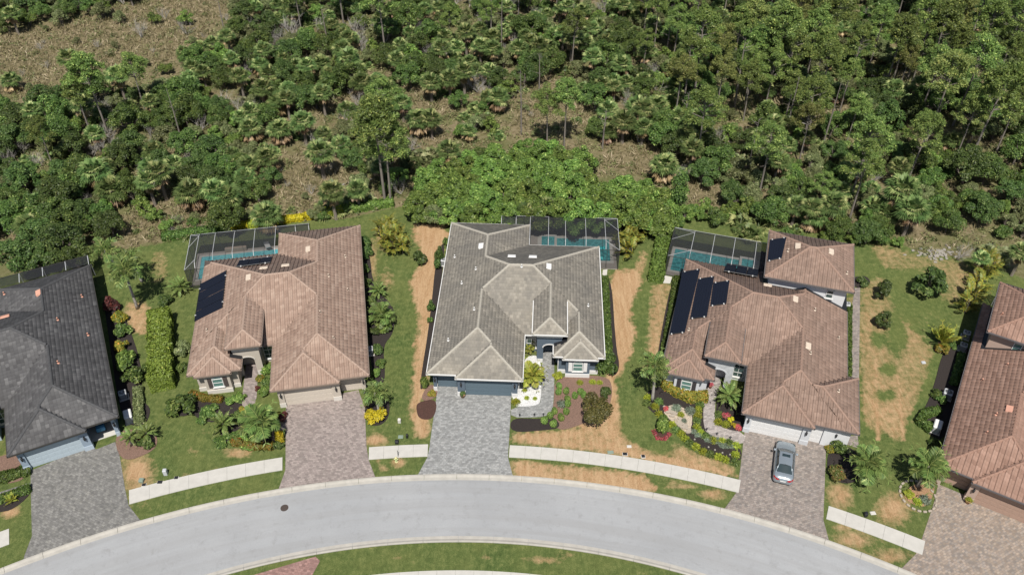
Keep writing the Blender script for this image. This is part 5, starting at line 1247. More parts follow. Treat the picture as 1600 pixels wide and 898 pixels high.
def hedge(label, line, w, h, fm, n_per=420, size=.12, name='hedge', taper=.8):
    """clipped or loose hedge along a line of survey pixels"""
    pts = [np.array(P(*q)[:2]) for q in line]; Cs = []; Ns = []; r = np.random.default_rng(int(line[0][0])+100)
    o = pts[0].copy()
    for a, b in zip(pts[:-1], pts[1:]):
        L = np.linalg.norm(b-a); d = (b-a)/L; s = np.array([-d[1], d[0]]); n = int(n_per*1.7*L*(w+2*h)/3)
        t = r.uniform(-.15, L+.15, n); pu = r.uniform(0, w+2*h, n)
        cx = np.clip(pu-h-w/2, -w/2, w/2); cz = np.where(pu < h, pu, np.where(pu > h+w, w+2*h-pu, h-.12*h*(np.abs(cx)/(w/2))**4)); th = np.arctan2((cz/h)**3+.05, cx/(w/2))
        bump_ = 1+.09*np.sin(t*3.1+line[0][1])+.07*np.sin(t*7.3+th*2); cx = cx*bump_*(1-r.random(n)**2*.25); cz = cz*(.97+.06*np.sin(t*2.3))*(1-r.random(n)**2*.18)
        Cs.append(np.c_[a+d*t[:, None]+s*cx[:, None]-o, cz]); Ns.append(np.c_[s*np.cos(th)[:, None], np.sin(th)])
    for e, f in ((pts[0], pts[1]), (pts[-1], pts[-2])):
        d = (e-f)/np.linalg.norm(e-f); s = np.array([-d[1], d[0]]); n = int(n_per*1.5*w*h/2)+20; c = r.uniform(-w/2, w/2, n); z = r.uniform(0, h, n)
        Cs.append(np.c_[e+d*(.15+.12*r.random(n))[:, None]+s*c[:, None]-o, z]); Ns.append(np.c_[np.tile(d, (n, 1)), np.full(n, .3)])
    C = np.vstack(Cs); Nn = np.vstack(Ns)+r.normal(size=(len(C), 3))*.6
    V, Q = leaf_quads(C, r.uniform(.6, 1.3, len(C))*size, .5, Nn, rng=r); T = np.clip(r.normal(.45, .2, len(C)), 0, 1)
    t = thing(name, label, 'hedge', (o[0], o[1], 0)); link('foliage', npmesh('foliage', V, Q, np.repeat(T, 4), fm), t)
    core = MB()
    for a, b in zip(pts[:-1], pts[1:]):
        L = np.linalg.norm(b-a); d = (b-a)/L; s = np.array([-d[1], d[0]])*w*.15; A = a-o+d*min(.7, L*.3); B_ = b-o-d*min(.7, L*.3)
        core.prism([tuple(A+s), tuple(A-s), tuple(B_-s), tuple(B_+s)], 0, h*.6)
    part('stems', core, M['bark'], t)
# pinnate fronds
def frond_mesh(L, arch, nl, ll, fm, seed, plume=.0, lw=.035):
    r = np.random.default_rng(seed); V = []; T = []
    def pos(f): return np.array([L*f*(1-.12*arch*f), 0, L*(.38*f*(1)-arch*f*f*.62)])
    for k in range(7):
        a, b = pos(k/7), pos((k+1)/7); w = .035*(1-k/8); V += [a+[0, w, 0], a-[0, w, 0], b-[0, w*.85, 0], b+[0, w*.85, 0]]; T += [.85]*4
    for k in range(nl):
        f = .12+.88*(k+.5)/nl; p = pos(f); tdir = pos(min(1, f+.03))-pos(f-.03); tdir /= np.linalg.norm(tdir)
        l = ll*(math.sin(min(1, f*1.15+.08)*math.pi)**.55)*r.uniform(.85, 1.1) if f < .97 else ll*.5
        for sg in (-1, 1):
            dz = r.uniform(-plume, plume) if plume else 0
            d = np.array([0, sg, 0])*.82+tdir*.55+np.array([0, 0, .12+dz]); d /= np.linalg.norm(d)
            tip = p+d*l-np.array([0, 0, .30*l+.1*l*r.random()]); mid = p+d*l*.5; w = tdir*lw*(1 if not plume else .9)
            V += [p-w*.5, mid+w, tip, mid-w]; T += [min(1, max(0, r.normal(.45, .22)))]*4
    V = np.array(V); return npmesh('frond', V, np.arange(len(V)).reshape(-1, 4), np.array(T), fm)
FR = {}
def frond_palm(kind, px, py, base, label, nf=14, L=2.4, sc=1.0, name='palm_tree', h=None, ring=None):
    """palm with every frond its own part; base = survey pixel of the foot, (px, py) = survey pixel of the crown"""
    if kind not in FR:
        fm, pl, ar, ll, nl = dict(fox=(F['landpalm'], .75, 1.0, .62, 30), royal=(F['landpalm'], .2, .9, .75, 30), yel=(F['yelpalm'], .0, .85, .6, 26), pygmy=(F['landpalm'], .1, .95, .34, 26), gold=(F['gold'], .0, .9, .55, 22), trav=(F['yelpalm'], 0, .35, .5, 22))[kind]
        FR[kind] = [frond_mesh(1.0*2.2, ar*(.85+.15*k), nl, ll, fm, 20+k, pl, .065) for k in range(3)]
    hh = hgt(base, (px, py)) if h is None else h; bx, by, _ = P(*base); cx = P(px, py, hh)[0]-bx; cx = max(-1.2, min(1.2, cx))
    t = thing(name, label, 'palm tree', (bx, by, 0))
    if hh > .5:
        tr = MB(); n = 7; tr.tube([(cx*(k/n)**1.4, 0, hh*k/n) for k in range(n+1)], [.17-.05*k/n+(.05 if k == 0 else 0) for k in range(n+1)], 8); tr.lathe([(.11, hh-.5), (.13, hh-.2), (.08, hh+.15)], 8, cx, 0); part('trunk', tr, M['greybark'] if kind != 'fox' else M['twig'], t, True)
    k2 = L/2.2*sc
    nf = int(nf*1.35) if nf < 20 else nf
    for i in range(nf):
        f = (i+.5)/nf; tilt = math.radians(62-f*88)+random.uniform(-.08, .08) if ring is None else math.radians(ring[0]+(ring[1]-ring[0])*f)
        o = link('frond', FR[kind][i % 3], t, (cx, 0, hh), (random.uniform(-.25, .25), -tilt+.0, i*2.39996+random.uniform(-.2, .2)), k2*random.uniform(.88, 1.08))
    return t
frond_palm('fox', 195, 424, (215, 482), 'foxtail palm with full plume fronds leaning over orange straw by the slate roof', 12, 2.7)
frond_palm('fox', 172, 378, (196, 440), 'second foxtail palm behind the slate-roofed house, nearer the wood', 11, 2.5, h=4.6)
frond_palm('fox', 205, 400, (222, 440), 'third foxtail palm of the trio, closest to the open lawn', 10, 2.3, h=3.2)
frond_palm('royal', 410, 643, (404, 688), 'large feathery palm in the bed left of the pinkish driveway', 13, 2.7, h=2.8)
frond_palm('pygmy', 352, 652, (352, 672), 'dense round date palm in the bed before the arched window of the rosy house', 26, 1.9, h=.9, name='date_palm')
frond_palm('fox', 588, 602, (592, 640), 'palm rising from the yellow shrub right of the pinkish driveway', 11, 2.0, h=2.4)
frond_palm('pygmy', 591, 452, (592, 462), 'olive green round palm beside the rosy roof, farther one', 24, 1.6, h=.8, name='date_palm')
frond_palm('royal', 597, 487, (598, 508), 'green feathery palm beside the rosy roof, nearer one', 12, 2.1, h=1.6)
frond_palm('yel', 831, 576, (833, 601), 'yellow-green palm on white gravel at the grey house entrance', 24, 1.95, h=1.5)
frond_palm('gold', 827, 546, (828, 552), 'small golden palm by the entry windows of the grey house', 10, .9, h=.7)
frond_palm('fox', 1024, 573, (1019, 626), 'slender palm with pale trunk at the tip of the dark mulch bed', 12, 2.3)
frond_palm('pygmy', 1140, 618, (1142, 632), 'round silvery green palm between the curving path and brown roof', 28, 2.0, h=1.3, name='date_palm')
frond_palm('royal', 1352, 713, (1350, 748), 'palm right of the parked car driveway, with wide fronds', 12, 2.5, h=2.3)
frond_palm('royal', 1447, 722, (1433, 760), 'tallest palm above the stone ringed bed by the right-hand driveway', 13, 2.5, h=2.9)
frond_palm('pygmy', 283, 444, (283, 456), 'round dark green palm on the lawn by the rosy pool cage', 24, 1.9, h=.8, name='date_palm')
frond_palm('pygmy', 206, 678, (206, 692), 'pygmy date palm at the corner of the open garage, left of two', 20, 1.4, h=.9, name='date_palm')
frond_palm('pygmy', 231, 672, (232, 688), 'pygmy date palm at the corner of the open garage, right of two', 20, 1.5, h=1.1, name='date_palm')
frond_palm('trav', 1463, 520, (1463, 538), 'fan shaped travellers palm on the lawn by the reddish house', 13, 2.5, h=.35, name='travellers_palm', ring=(78, 15))
frond_palm('trav', 20, 778, (20, 782), 'small spiky palm in the bed at the lower left edge', 12, .9, h=.1, ring=(60, 0))
def areca(label, pts, nf, L, kind='gold'):
    bx, by, _ = P(*pts[0]); t = thing('areca_palm', label, 'palm clump', (bx, by, 0)); frond_palm_dummy = None
    if kind not in FR: FR[kind] = [frond_mesh(2.2, .9*(.85+.15*k), 24, .55, F['gold'], 30+k, 0, .07) for k in range(3)]
    for q in pts:
        x, y, _ = P(*q)
        for i in range(nf):
            a = random.uniform(0, 6.28); link('frond', FR[kind][i % 3], t, (x-bx+random.uniform(-.5, .5), y-by+random.uniform(-.5, .5), random.uniform(.2, 1.6)), (random.uniform(-.3, .3), -math.radians(random.uniform(5, 75)), a), L/2.2*random.uniform(.8, 1.1))
        st_ = MB()
        for i in range(7): a, b = random.uniform(-.5, .5), random.uniform(-.5, .5); st_.tube([(x-bx+a*.6, y-by+b*.6, 0), (x-bx+a, y-by+b, 1.8)], .04, 5)
        part('stems', st_, M['bark'], t)
areca('large golden areca clump on the lawn between the rosy and grey houses', [(606, 385), (622, 378), (612, 362), (627, 395), (600, 372), (616, 392)], 24, 2.0)
areca('tall golden areca clump right of the grey house pool cage', [(980, 402), (988, 385), (984, 368), (978, 388)], 26, 2.0)
areca('golden areca row leading to the pool cage at the right edge', [(1535, 436), (1525, 452), (1515, 470), (1508, 488), (1545, 424)], 20, 2.0)
areca('two small golden areca plants at the corner of the long hedge', [(1018, 366), (1030, 363)], 7, .9)
# hedges
F['hedgelime'] = foliage('light_hedge_leaves', (.07, .12, .02), (.18, .27, .04), (.36, .42, .09))
hedge('tall clipped hedge of light green leaves left of the rosy house', [(254, 505), (256, 608)], 2.3, 2.1, F['hedgelime'], 330, .15)
hedge('dense dark green hedge left of the brown house pool cage', [(1035, 382), (1024, 440)], 1.7, 1.5, F['bright'], 330, .13)
hedge('narrow green hedge along the right wall of the grey house', [(945, 440), (948, 500), (951, 555)], .7, .8, F['oak'])
hedge('narrow hedge along the left wall of the brown house', [(1056, 440), (1047, 500), (1036, 556)], .7, .8, F['oak'])
hedge('thin green hedge along the right wall of the brown house', [(1326, 484), (1325, 540), (1325, 588)], .5, .7, F['oak'])
hedge('low clipped hedge strip beside the reddish house, air conditioners at its ends', [(1500, 560), (1489, 600)], .7, .8, F['oak'])
hedge('curled clipped hedge round a white unit by the reddish house', [(1462, 645), (1443, 650), (1436, 662), (1450, 672)], .8, .8, F['oak'])
hedge('low hedge strip beside the open garage of the slate house', [(217, 612), (219, 660)], .9, .7, F['olive'])
hedge('bright green hedge at the back lawn edge behind the areca clump', [(538, 330), (570, 327), (612, 320)], 1.3, 1.0, F['bright'], 330, .15)
hedge('yellow flowering hedge behind the rosy house, right piece', [(480, 342), (508, 337), (522, 335)], .9, .9, F['yellow'])
hedge('yellow flowering hedge behind the rosy house, left piece', [(445, 347), (472, 343)], .9, .8, F['yellow'])
hedge('short yellow flowering hedge behind the rosy pool cage', [(358, 357), (388, 353)], .9, .7, F['yellow'])
hedge('yellow-green hedge between the two yellow flowering pieces behind the rosy house', [(392, 354), (418, 351), (438, 348)], 1.1, .8, F['lime'])
hedge('loose lime green hedge running to the bright hedge at the back lawn edge', [(515, 338), (532, 333)], 1.2, 1.2, F['lime'])
hedge('dark green hedge at the wood edge by the rosy pool cage', [(258, 374), (300, 368), (350, 360)], 1.2, .9, F['oak'], 330, .14)
hedge('croton hedge of orange, yellow and green before the brown house window', [(1040, 604), (1056, 614), (1075, 624), (1100, 624)], 1.1, 1.0, F['orange'], 380, .13)
hedge('low orange croton row at the foot of the bed by the pinkish driveway', [(366, 692), (390, 699), (424, 699)], .7, .6, F['orange'], 380, .12)
hedge('low orange and green plants below the beige wall window', [(302, 618), (318, 624), (345, 626)], .7, .6, F['orange'], 380, .12)
hedge('green clipped ground hedge at the lower left edge', [(-20, 790), (20, 775), (44, 766)], .9, .5, F['oak'])
hedge('flowering ground plants below the slate house corner', [(-10, 752), (20, 744), (44, 736)], 1.2, .5, F['oak'])
hedge('curved row of red flowers round the clipped shrub', [(1022, 676), (1027, 685), (1038, 687), (1045, 680)], .35, .25, F['pink'], 500, .07)
S = [('yellow', 589, 650, 1.15, .95, 'bright yellow round shrub round the palm foot at the pinkish driveway', None),
 # kind, px, py, radius, height, label, group
 ('purple', 176, 474, 1.1, 1.5, 'dark purple shrub between the slate house and orange straw', None), ('croton', 187, 497, .9, 1.2, 'yellow and green croton beside the slate house, upper one', None),
 ('green', 192, 515, 1, 1.2, 'green shrub between the two yellow crotons by the slate house', None), ('croton', 191, 540, .9, 1.1, 'yellow croton beside the slate house, lower one', None),
 ('bright', 202, 562, 1.4, 1.6, 'largest leafy green shrub beside the slate house', None), ('green', 206, 590, 1.2, 1.4, 'leafy green shrub above the air conditioner of the slate house', None), ('green', 228, 575, .7, .9, 'small green shrub on the lawn side by the slate house', None),
 ('dark', 258, 470, .9, 1.3, 'dark small shrub just above the tall clipped hedge', None), ('olive', 280, 545, 1.1, 1.3, 'olive shrub squeezed between tall hedge and rosy roof', None), ('green', 288, 575, .8, 1.0, 'green shrub below the olive one by the rosy roof corner', None),
 ('green', 283, 634, 1.5, 1.8, 'large round green shrub at the left corner of the rosy house', None), ('green', 228, 692, .8, .8, 'low round shrub in the bed by the open garage', None), ('croton', 219, 682, .4, .4, 'tiny red and green plant below the two pygmy palms', None),
 ('green', 330, 643, 1.0, .7, 'low wide green shrub left of the round date palm', None), ('bright', 360, 624, .7, .7, 'round green shrub below the beige wall, left of two', None), ('bright', 374, 620, .7, .7, 'round green shrub below the beige wall, right of two', None),
 ('green', 385, 660, 1.0, .7, 'green shrub between the two palms of the rosy front bed', None), ('green', 365, 682, .9, .6, 'low green shrub at the lower left of the rosy front bed', None), ('bright', 392, 686, 1.2, .6, 'wide low green shrub behind the orange row', None),
 ('yellow', 437, 682, .6, 1.1, 'tall yellow-green shrub at the edge of the pinkish driveway', None), ('purple', 443, 651, .6, .8, 'dark red shrub at the beige garage corner', None), ('croton', 432, 650, .6, .8, 'yellow croton next to the dark red shrub', None),
 ('bright', 415, 575, .7, 1.0, 'bright green shrub by the rosy entry path, topmost', None), ('croton', 408, 592, .6, .8, 'yellow-green croton by the rosy entry path', None), ('green', 419, 598, .7, .9, 'green shrub against the beige garage wall', None), ('bright', 413, 612, .7, .8, 'bright shrub by the rosy entry path, lowest', None),
 ('green', 318, 652, .8, .7, 'green shrub in the rosy front bed, left of the low wide one', None), ('green', 345, 690, .8, .5, 'low green shrub at the bottom edge of the rosy front bed', None), ('bright', 424, 664, .8, .7, 'bright green shrub beside the driveway end of the rosy path', None), ('green', 436, 695, .6, .6, 'small green shrub at the driveway corner of the rosy front bed', None),
 ('green', 372, 650, .8, .6, 'green shrub right behind the round date palm', None), ('croton', 384, 640, .7, .7, 'yellow-green croton under the large feathery palm', None), ('green', 580, 470, .6, .9, 'green shrub between the two palms beside the rosy roof', None), ('green', 576, 500, .6, .9, 'green shrub by the rosy eave opposite the feathery palm', None), ('bright', 588, 583, .6, .7, 'bright green shrub low beside the rosy wall', None), ('dark', 583, 600, .6, .9, 'dark shrub behind the driveway palm', None),
 ('purple', 402, 607, .3, .5, 'small red plant where the rosy entry path starts', None), ('purple', 572, 628, .5, .7, 'dark red plant at the edge of the pinkish driveway', None),
 ('dark', 567, 378, 1.0, 1.4, 'dark shrub behind the rosy roof, farthest', None), ('dark', 572, 395, 1.1, 1.4, 'dark shrub beside the rosy roof, second from the back', None), ('green', 570, 420, .7, 1.0, 'slim green shrub beside the rosy roof', None), ('green', 573, 440, .7, 1.0, 'slim green shrub just below the first one by the rosy roof', None),
 ('bright', 606, 507, 1.2, 1.0, 'rounded bright shrub under the nearer feathery palm', None), ('dark', 585, 520, .7, .9, 'dark shrub by the rosy roof level with the feathery palm', None), ('dark', 590, 545, .8, 1.0, 'dark shrub by the rosy wall above its white unit', None), ('green', 596, 568, .6, .8, 'small shrub below the dark one by the rosy wall', None),
 ('dark', 687, 400, .7, 2.0, 'tall dark shrub against the left wall of the grey house', None), ('dark', 684, 415, .6, 1.6, 'second dark shrub against the left wall of the grey house', None), ('green', 697, 378, .5, 1.2, 'small green shrub at the back left corner of the grey house', None),
 ('dark', 674, 480, .5, 1.5, 'narrow dark shrub half way along the grey house left wall', None), ('green', 671, 500, .4, .7, 'small green shrub just below the narrow dark one', None), ('bright', 665, 597, .6, 1.2, 'bushy green shrub at the grey garage corner', None), ('croton', 674, 614, .45, .5, 'small yellow-green shrub in the mulch by the grey driveway', None),
 ('dark', 655, 404, .95, 1.6, 'small dark tree-like shrub on the lawn left of the grey house', None), ('green', 948, 568, 1.4, 2.0, 'large round shrub at the right front corner of the grey house', None), ('dark', 946, 613, .75, .9, 'round dark shrub beside the bronze tree', None),
 ('silver', 878, 630, .6, .5, 'blue-grey agave among the clipped balls', None), ('lime', 873, 586, .6, .5, 'yellow-green plant at the bay wall corner of the grey house', None), ('tuft', 906, 597, .4, .3, 'small yellow tuft under the arched window, left', None), ('tuft', 926, 596, .4, .35, 'yellow tuft under the white plinth, right', None), ('tuft', 937, 597, .35, .3, 'small tuft at the far right of the brown mulch', None),
 ('tuft', 806, 627, .5, .45, 'spiky yellow-green tuft at the lower left of the white gravel', None), ('tuft', 820, 609, .3, .3, 'small tuft on the white gravel, upper', None), ('tuft', 823, 621, .3, .3, 'small tuft on the white gravel, middle', None), ('tuft', 836, 622, .25, .3, 'small tuft on the white gravel, right', None),
 ('ball', 1036, 664, 1.0, 1.9, 'large clipped ball shrub ringed with red flowers', None), ('green', 1311, 697, .85, 1.2, 'bright green shrub beside the white garage pier', None), ('mixed', 1304, 740, 1.0, 1.0, 'round shrub of dark red and green leaves by the parked car driveway', None), ('croton', 1296, 702, .5, .6, 'small croton at the driveway edge below the white garage', None),
 ('olive', 1322, 703, .6, .7, 'olive shrub between the bright shrub and the wide palm', None), ('dark', 1347, 441, .8, .9, 'low round shrub behind the raised storey corner', None), ('croton', 1474, 547, .9, .8, 'orange croton below the travellers palm', None), ('green', 1489, 540, .5, .7, 'small green shrub right of the travellers palm', None),
 ('green', 1462, 615, .6, .8, 'green shrub above the curled hedge, left of two', None), ('green', 1470, 625, .6, .8, 'green shrub above the curled hedge, right of two', None), ('green', 1458, 690, .5, .7, 'small shrub below the curled hedge', None), ('silver', 1446, 780, .6, .6, 'blue-green succulent in the stone ringed bed, right', None), ('tuft', 1434, 783, .5, .4, 'yellow-green tuft in the stone ringed bed, lower', None),
 ('lime', 1418, 770, .55, .45, 'light green plant in the stone ringed bed, left', None), ('purple', 1457, 753, .5, .5, 'dark red succulent in the stone ringed bed, top', None),
 ('pink', 1135, 649, .5, .5, 'pink flowers beside the curving path', None), ('yellow', 1143, 655, .35, .4, 'yellow flowers beside the pink ones', None), ('yellow', 1146, 664, .35, .35, 'lower yellow flowers near the white garage', None), ('pink', 1153, 667, .4, .4, 'red flowers at the white garage pier', None),
 ('silver', 1057, 637, .6, .4, 'grey-green succulent at the head of the tan gravel', None), ('silver', 1080, 642, .7, .4, 'grey-green succulent at the right of the tan gravel', None), ('pink', 1041, 638, .35, .3, 'pinkish succulent at the left of the tan gravel', None), ('tuft', 1064, 647, .4, .4, 'yellow-green rosette in the middle of the tan gravel', None), ('silver', 1069, 657, .35, .35, 'small grey agave on the tan gravel', None)]
for k, x, y, r, h, lb, g in S: bush(k, x, y, r, h, lb, g)
for x, y in ((874, 603), (872.5, 612), (885, 611), (898, 618), (907, 612), (912, 617), (887, 623), (887, 631), (867, 642), (884.6, 643), (860, 649), (877, 652), (851, 657), (865, 662)):
    sd_ = 'near the curved path' if y > 638 else 'in the brown mulch'
    bush('ball', x, y, .48 if y < 650 else .55, .75, 'small bright clipped ball shrub %s before the grey house' % sd_, 'clipped ball shrubs %s' % sd_)
for i, (x, y) in enumerate([(65, 295), (75, 240), (140, 325), (180, 280), (180, 395), (300, 495), (340, 545), (385, 575), (425, 625), (465, 665), (525, 700), (595, 745), (655, 770), (735, 795), (800, 820), (890, 845), (895, 775), (900, 690), (840, 665), (770, 650), (690, 640), (620, 600), (565, 565), (535, 520), (530, 460), (540, 410), (545, 350), (565, 310), (735, 470), (805, 490), (740, 400)]):
    e = 'along the kerb side of the mulch' if i < 17 else ('beside the curving path' if i < 28 else 'inside the bend of the path')
    bush('tuft' if i % 3 else 'grasstuft', 1000+x/5.99, 580+y/5.99, .48, .5, 'round grassy tuft %s before the brown house' % e, 'grassy tufts %s' % e)
for i in range(26):
    f = i/25; x = 500+f*380+random.uniform(-25, 25); y = 560+f*150+random.uniform(-28, 28)
    bush('silver', 1000+x/5.99, 580+y/5.99, .34, .3, 'silvery low plant in the dark mulch strip before the brown house', 'silvery low plants in the dark mulch strip')
for i, (x, y) in enumerate(((510, 640), (640, 712), (700, 738), (770, 765), (840, 782))):
    mb = MB(); mb.lathe([(.09, 0), (.11, .07), (.07, .13), (.02, .15)], 7); X_, Y_, _ = P(1000+x/5.99, 580+y/5.99)
    thing('white_stone', 'white stone set in the dark mulch among silvery plants', 'stone', (X_, Y_, .03), 0, 'white stones in the dark mulch', mb.mesh('white_stone', M['rubble'], True))
put('bronze', P(925, 655), .4, 1.0, 'rounded bronze-green tree before the grey house', 'tree')
put('magnolia', P(1446, 462), 0, 1.15, 'conical dark magnolia on the back lawn near the white rubble', 'tree', var=0)
put('magnolia', P(1375, 466), 1, .68, 'small dark magnolia on the lawn right of the raised storey', 'tree', var=1)
put('magnolia', P(1377, 510), 2, .6, 'smallest magnolia on the lawn beside the brown house', 'tree', var=0)
for i, (px, py) in enumerate(((1060, 345), (1138, 333), (1095, 335), (1230, 360), (1290, 368))): wild('green', px, py, .55)
r3 = random.Random(3)
for i in range(34):     # flat boulders of the dry stream bed
    f = r3.random(); x = 1000+(245+f*215+r3.uniform(-30, 30))/5.99; y = 580+(345+f*230+r3.uniform(-22, 22))/5.99; X_, Y_, _ = P(x, y); mb = MB(); n = 7; a0 = r3.uniform(0, 6)
    rr = r3.uniform(.14, .34); po = [(rr*r3.uniform(.75, 1.15)*math.cos(a0+2*math.pi*k/n), rr*.7*r3.uniform(.75, 1.15)*math.sin(a0+2*math.pi*k/n)) for k in range(n)]
    mb.prism(po, 0, .12+.06*r3.random()); thing('boulder', 'pale flat boulder in the dry stream bed before the brown house', 'boulder', (X_, Y_, .03), 0, 'boulders of the dry stream bed', mb.mesh('boulder', M['rock']))
for i in range(20):     # ring of edging stones
    a = 2*math.pi*i/20; cx, cy, _ = P(1434, 775); mb = MB(); mb.bbox(-.17, .17, -.1, .1, 0, .14, .04)
    thing('edging_stone', 'edging stone in the ring round the palm bed by the right driveway', 'stone', (cx+1.55*math.cos(a), cy+1.7*math.sin(a), .03), a+1.57, 'edging stones of the ringed bed', mb.mesh('edging_stone', M['rock']))

# ------------------------------------------------------------------ small things about the lots
def ac(px, py, rz, label, w=.75, h=.85):
    X_, Y_, _ = P(px, py, h*.6); t = thing('air_conditioner', label, 'air conditioner', (X_, Y_, 0), rz)
    mb = MB(); mb.bbox(-w/2-.1, w/2+.1, -w/2-.1, w/2+.1, 0, .1, .02); part('pad', mb, M['concrete'], t)
    mb = MB(); mb.bbox(-w/2, w/2, -w/2, w/2, .1, h, .06); part('cabinet', mb, M['acmetal'], t)
    for k in range(6): mb = MB(); z = .2+k*.1; mb.box(-w/2-.012, w/2+.012, -w/2-.012, w/2+.012, z, z+.03); part('louvre', mb, M['dark'], t)
    mb = MB(); mb.lathe([(w*.4, h+.003), (w*.4, h+.02)], 16); g = part('fan_grille', mb, M['dark'], t)
    for r_ in (.15, .25, .36):
        mb = MB(); mb.tube([(w*r_*math.cos(a*math.pi/8), w*r_*math.sin(a*math.pi/8), h+.04) for a in range(17)], .012, 4, cap=False); part('guard_ring', mb, M['acmetal'], g)
    mb = MB(); mb.lathe([(w*.1, h+.02), (w*.09, h+.06)], 10); part('hub', mb, M['acmetal'], g)
ac(192, 616, H0.a, 'air conditioner beside the slate house, farther of two')
ac(577.5, 547, H1.a, 'air conditioner against the right wall of the rosy house')
ac(694, 408, H3.a, 'air conditioner at the back left of the grey house')
ac(1510, 522, H5.a, 'air conditioner beside the reddish house, farthest of three'); ac(1505, 541, H5.a, 'air conditioner beside the reddish house, middle of three'); ac(1481, 615, H5.a, 'air conditioner beside the reddish house, nearest of three', .85)
ac(1323, 477, H4.a, 'air conditioner at the corner of the raised rear storey', .7)
def cabinet(px, py, rz, label):
    X_, Y_, _ = P(px, py, .6); t = thing('generator', label, 'generator', (X_, Y_, 0), rz)
    mb = MB(); mb.bbox(-.45, .45, -.7, .7, 0, .1, .02); part('pad', mb, M['concrete'], t)
    mb = MB(); mb.bbox(-.36, .36, -.6, .6, .1, .85, .1); part('housing', mb, M['acmetal'], t); mb = MB(); mb.bbox(-.38, .38, -.62, .62, .852, .93, .07); part('lid', mb, M['white'], t)
cabinet(200, 649, H0.a, 'grey standby generator beside the slate house garage'); cabinet(1465, 665, H5.a, 'white standby generator inside the curled hedge')
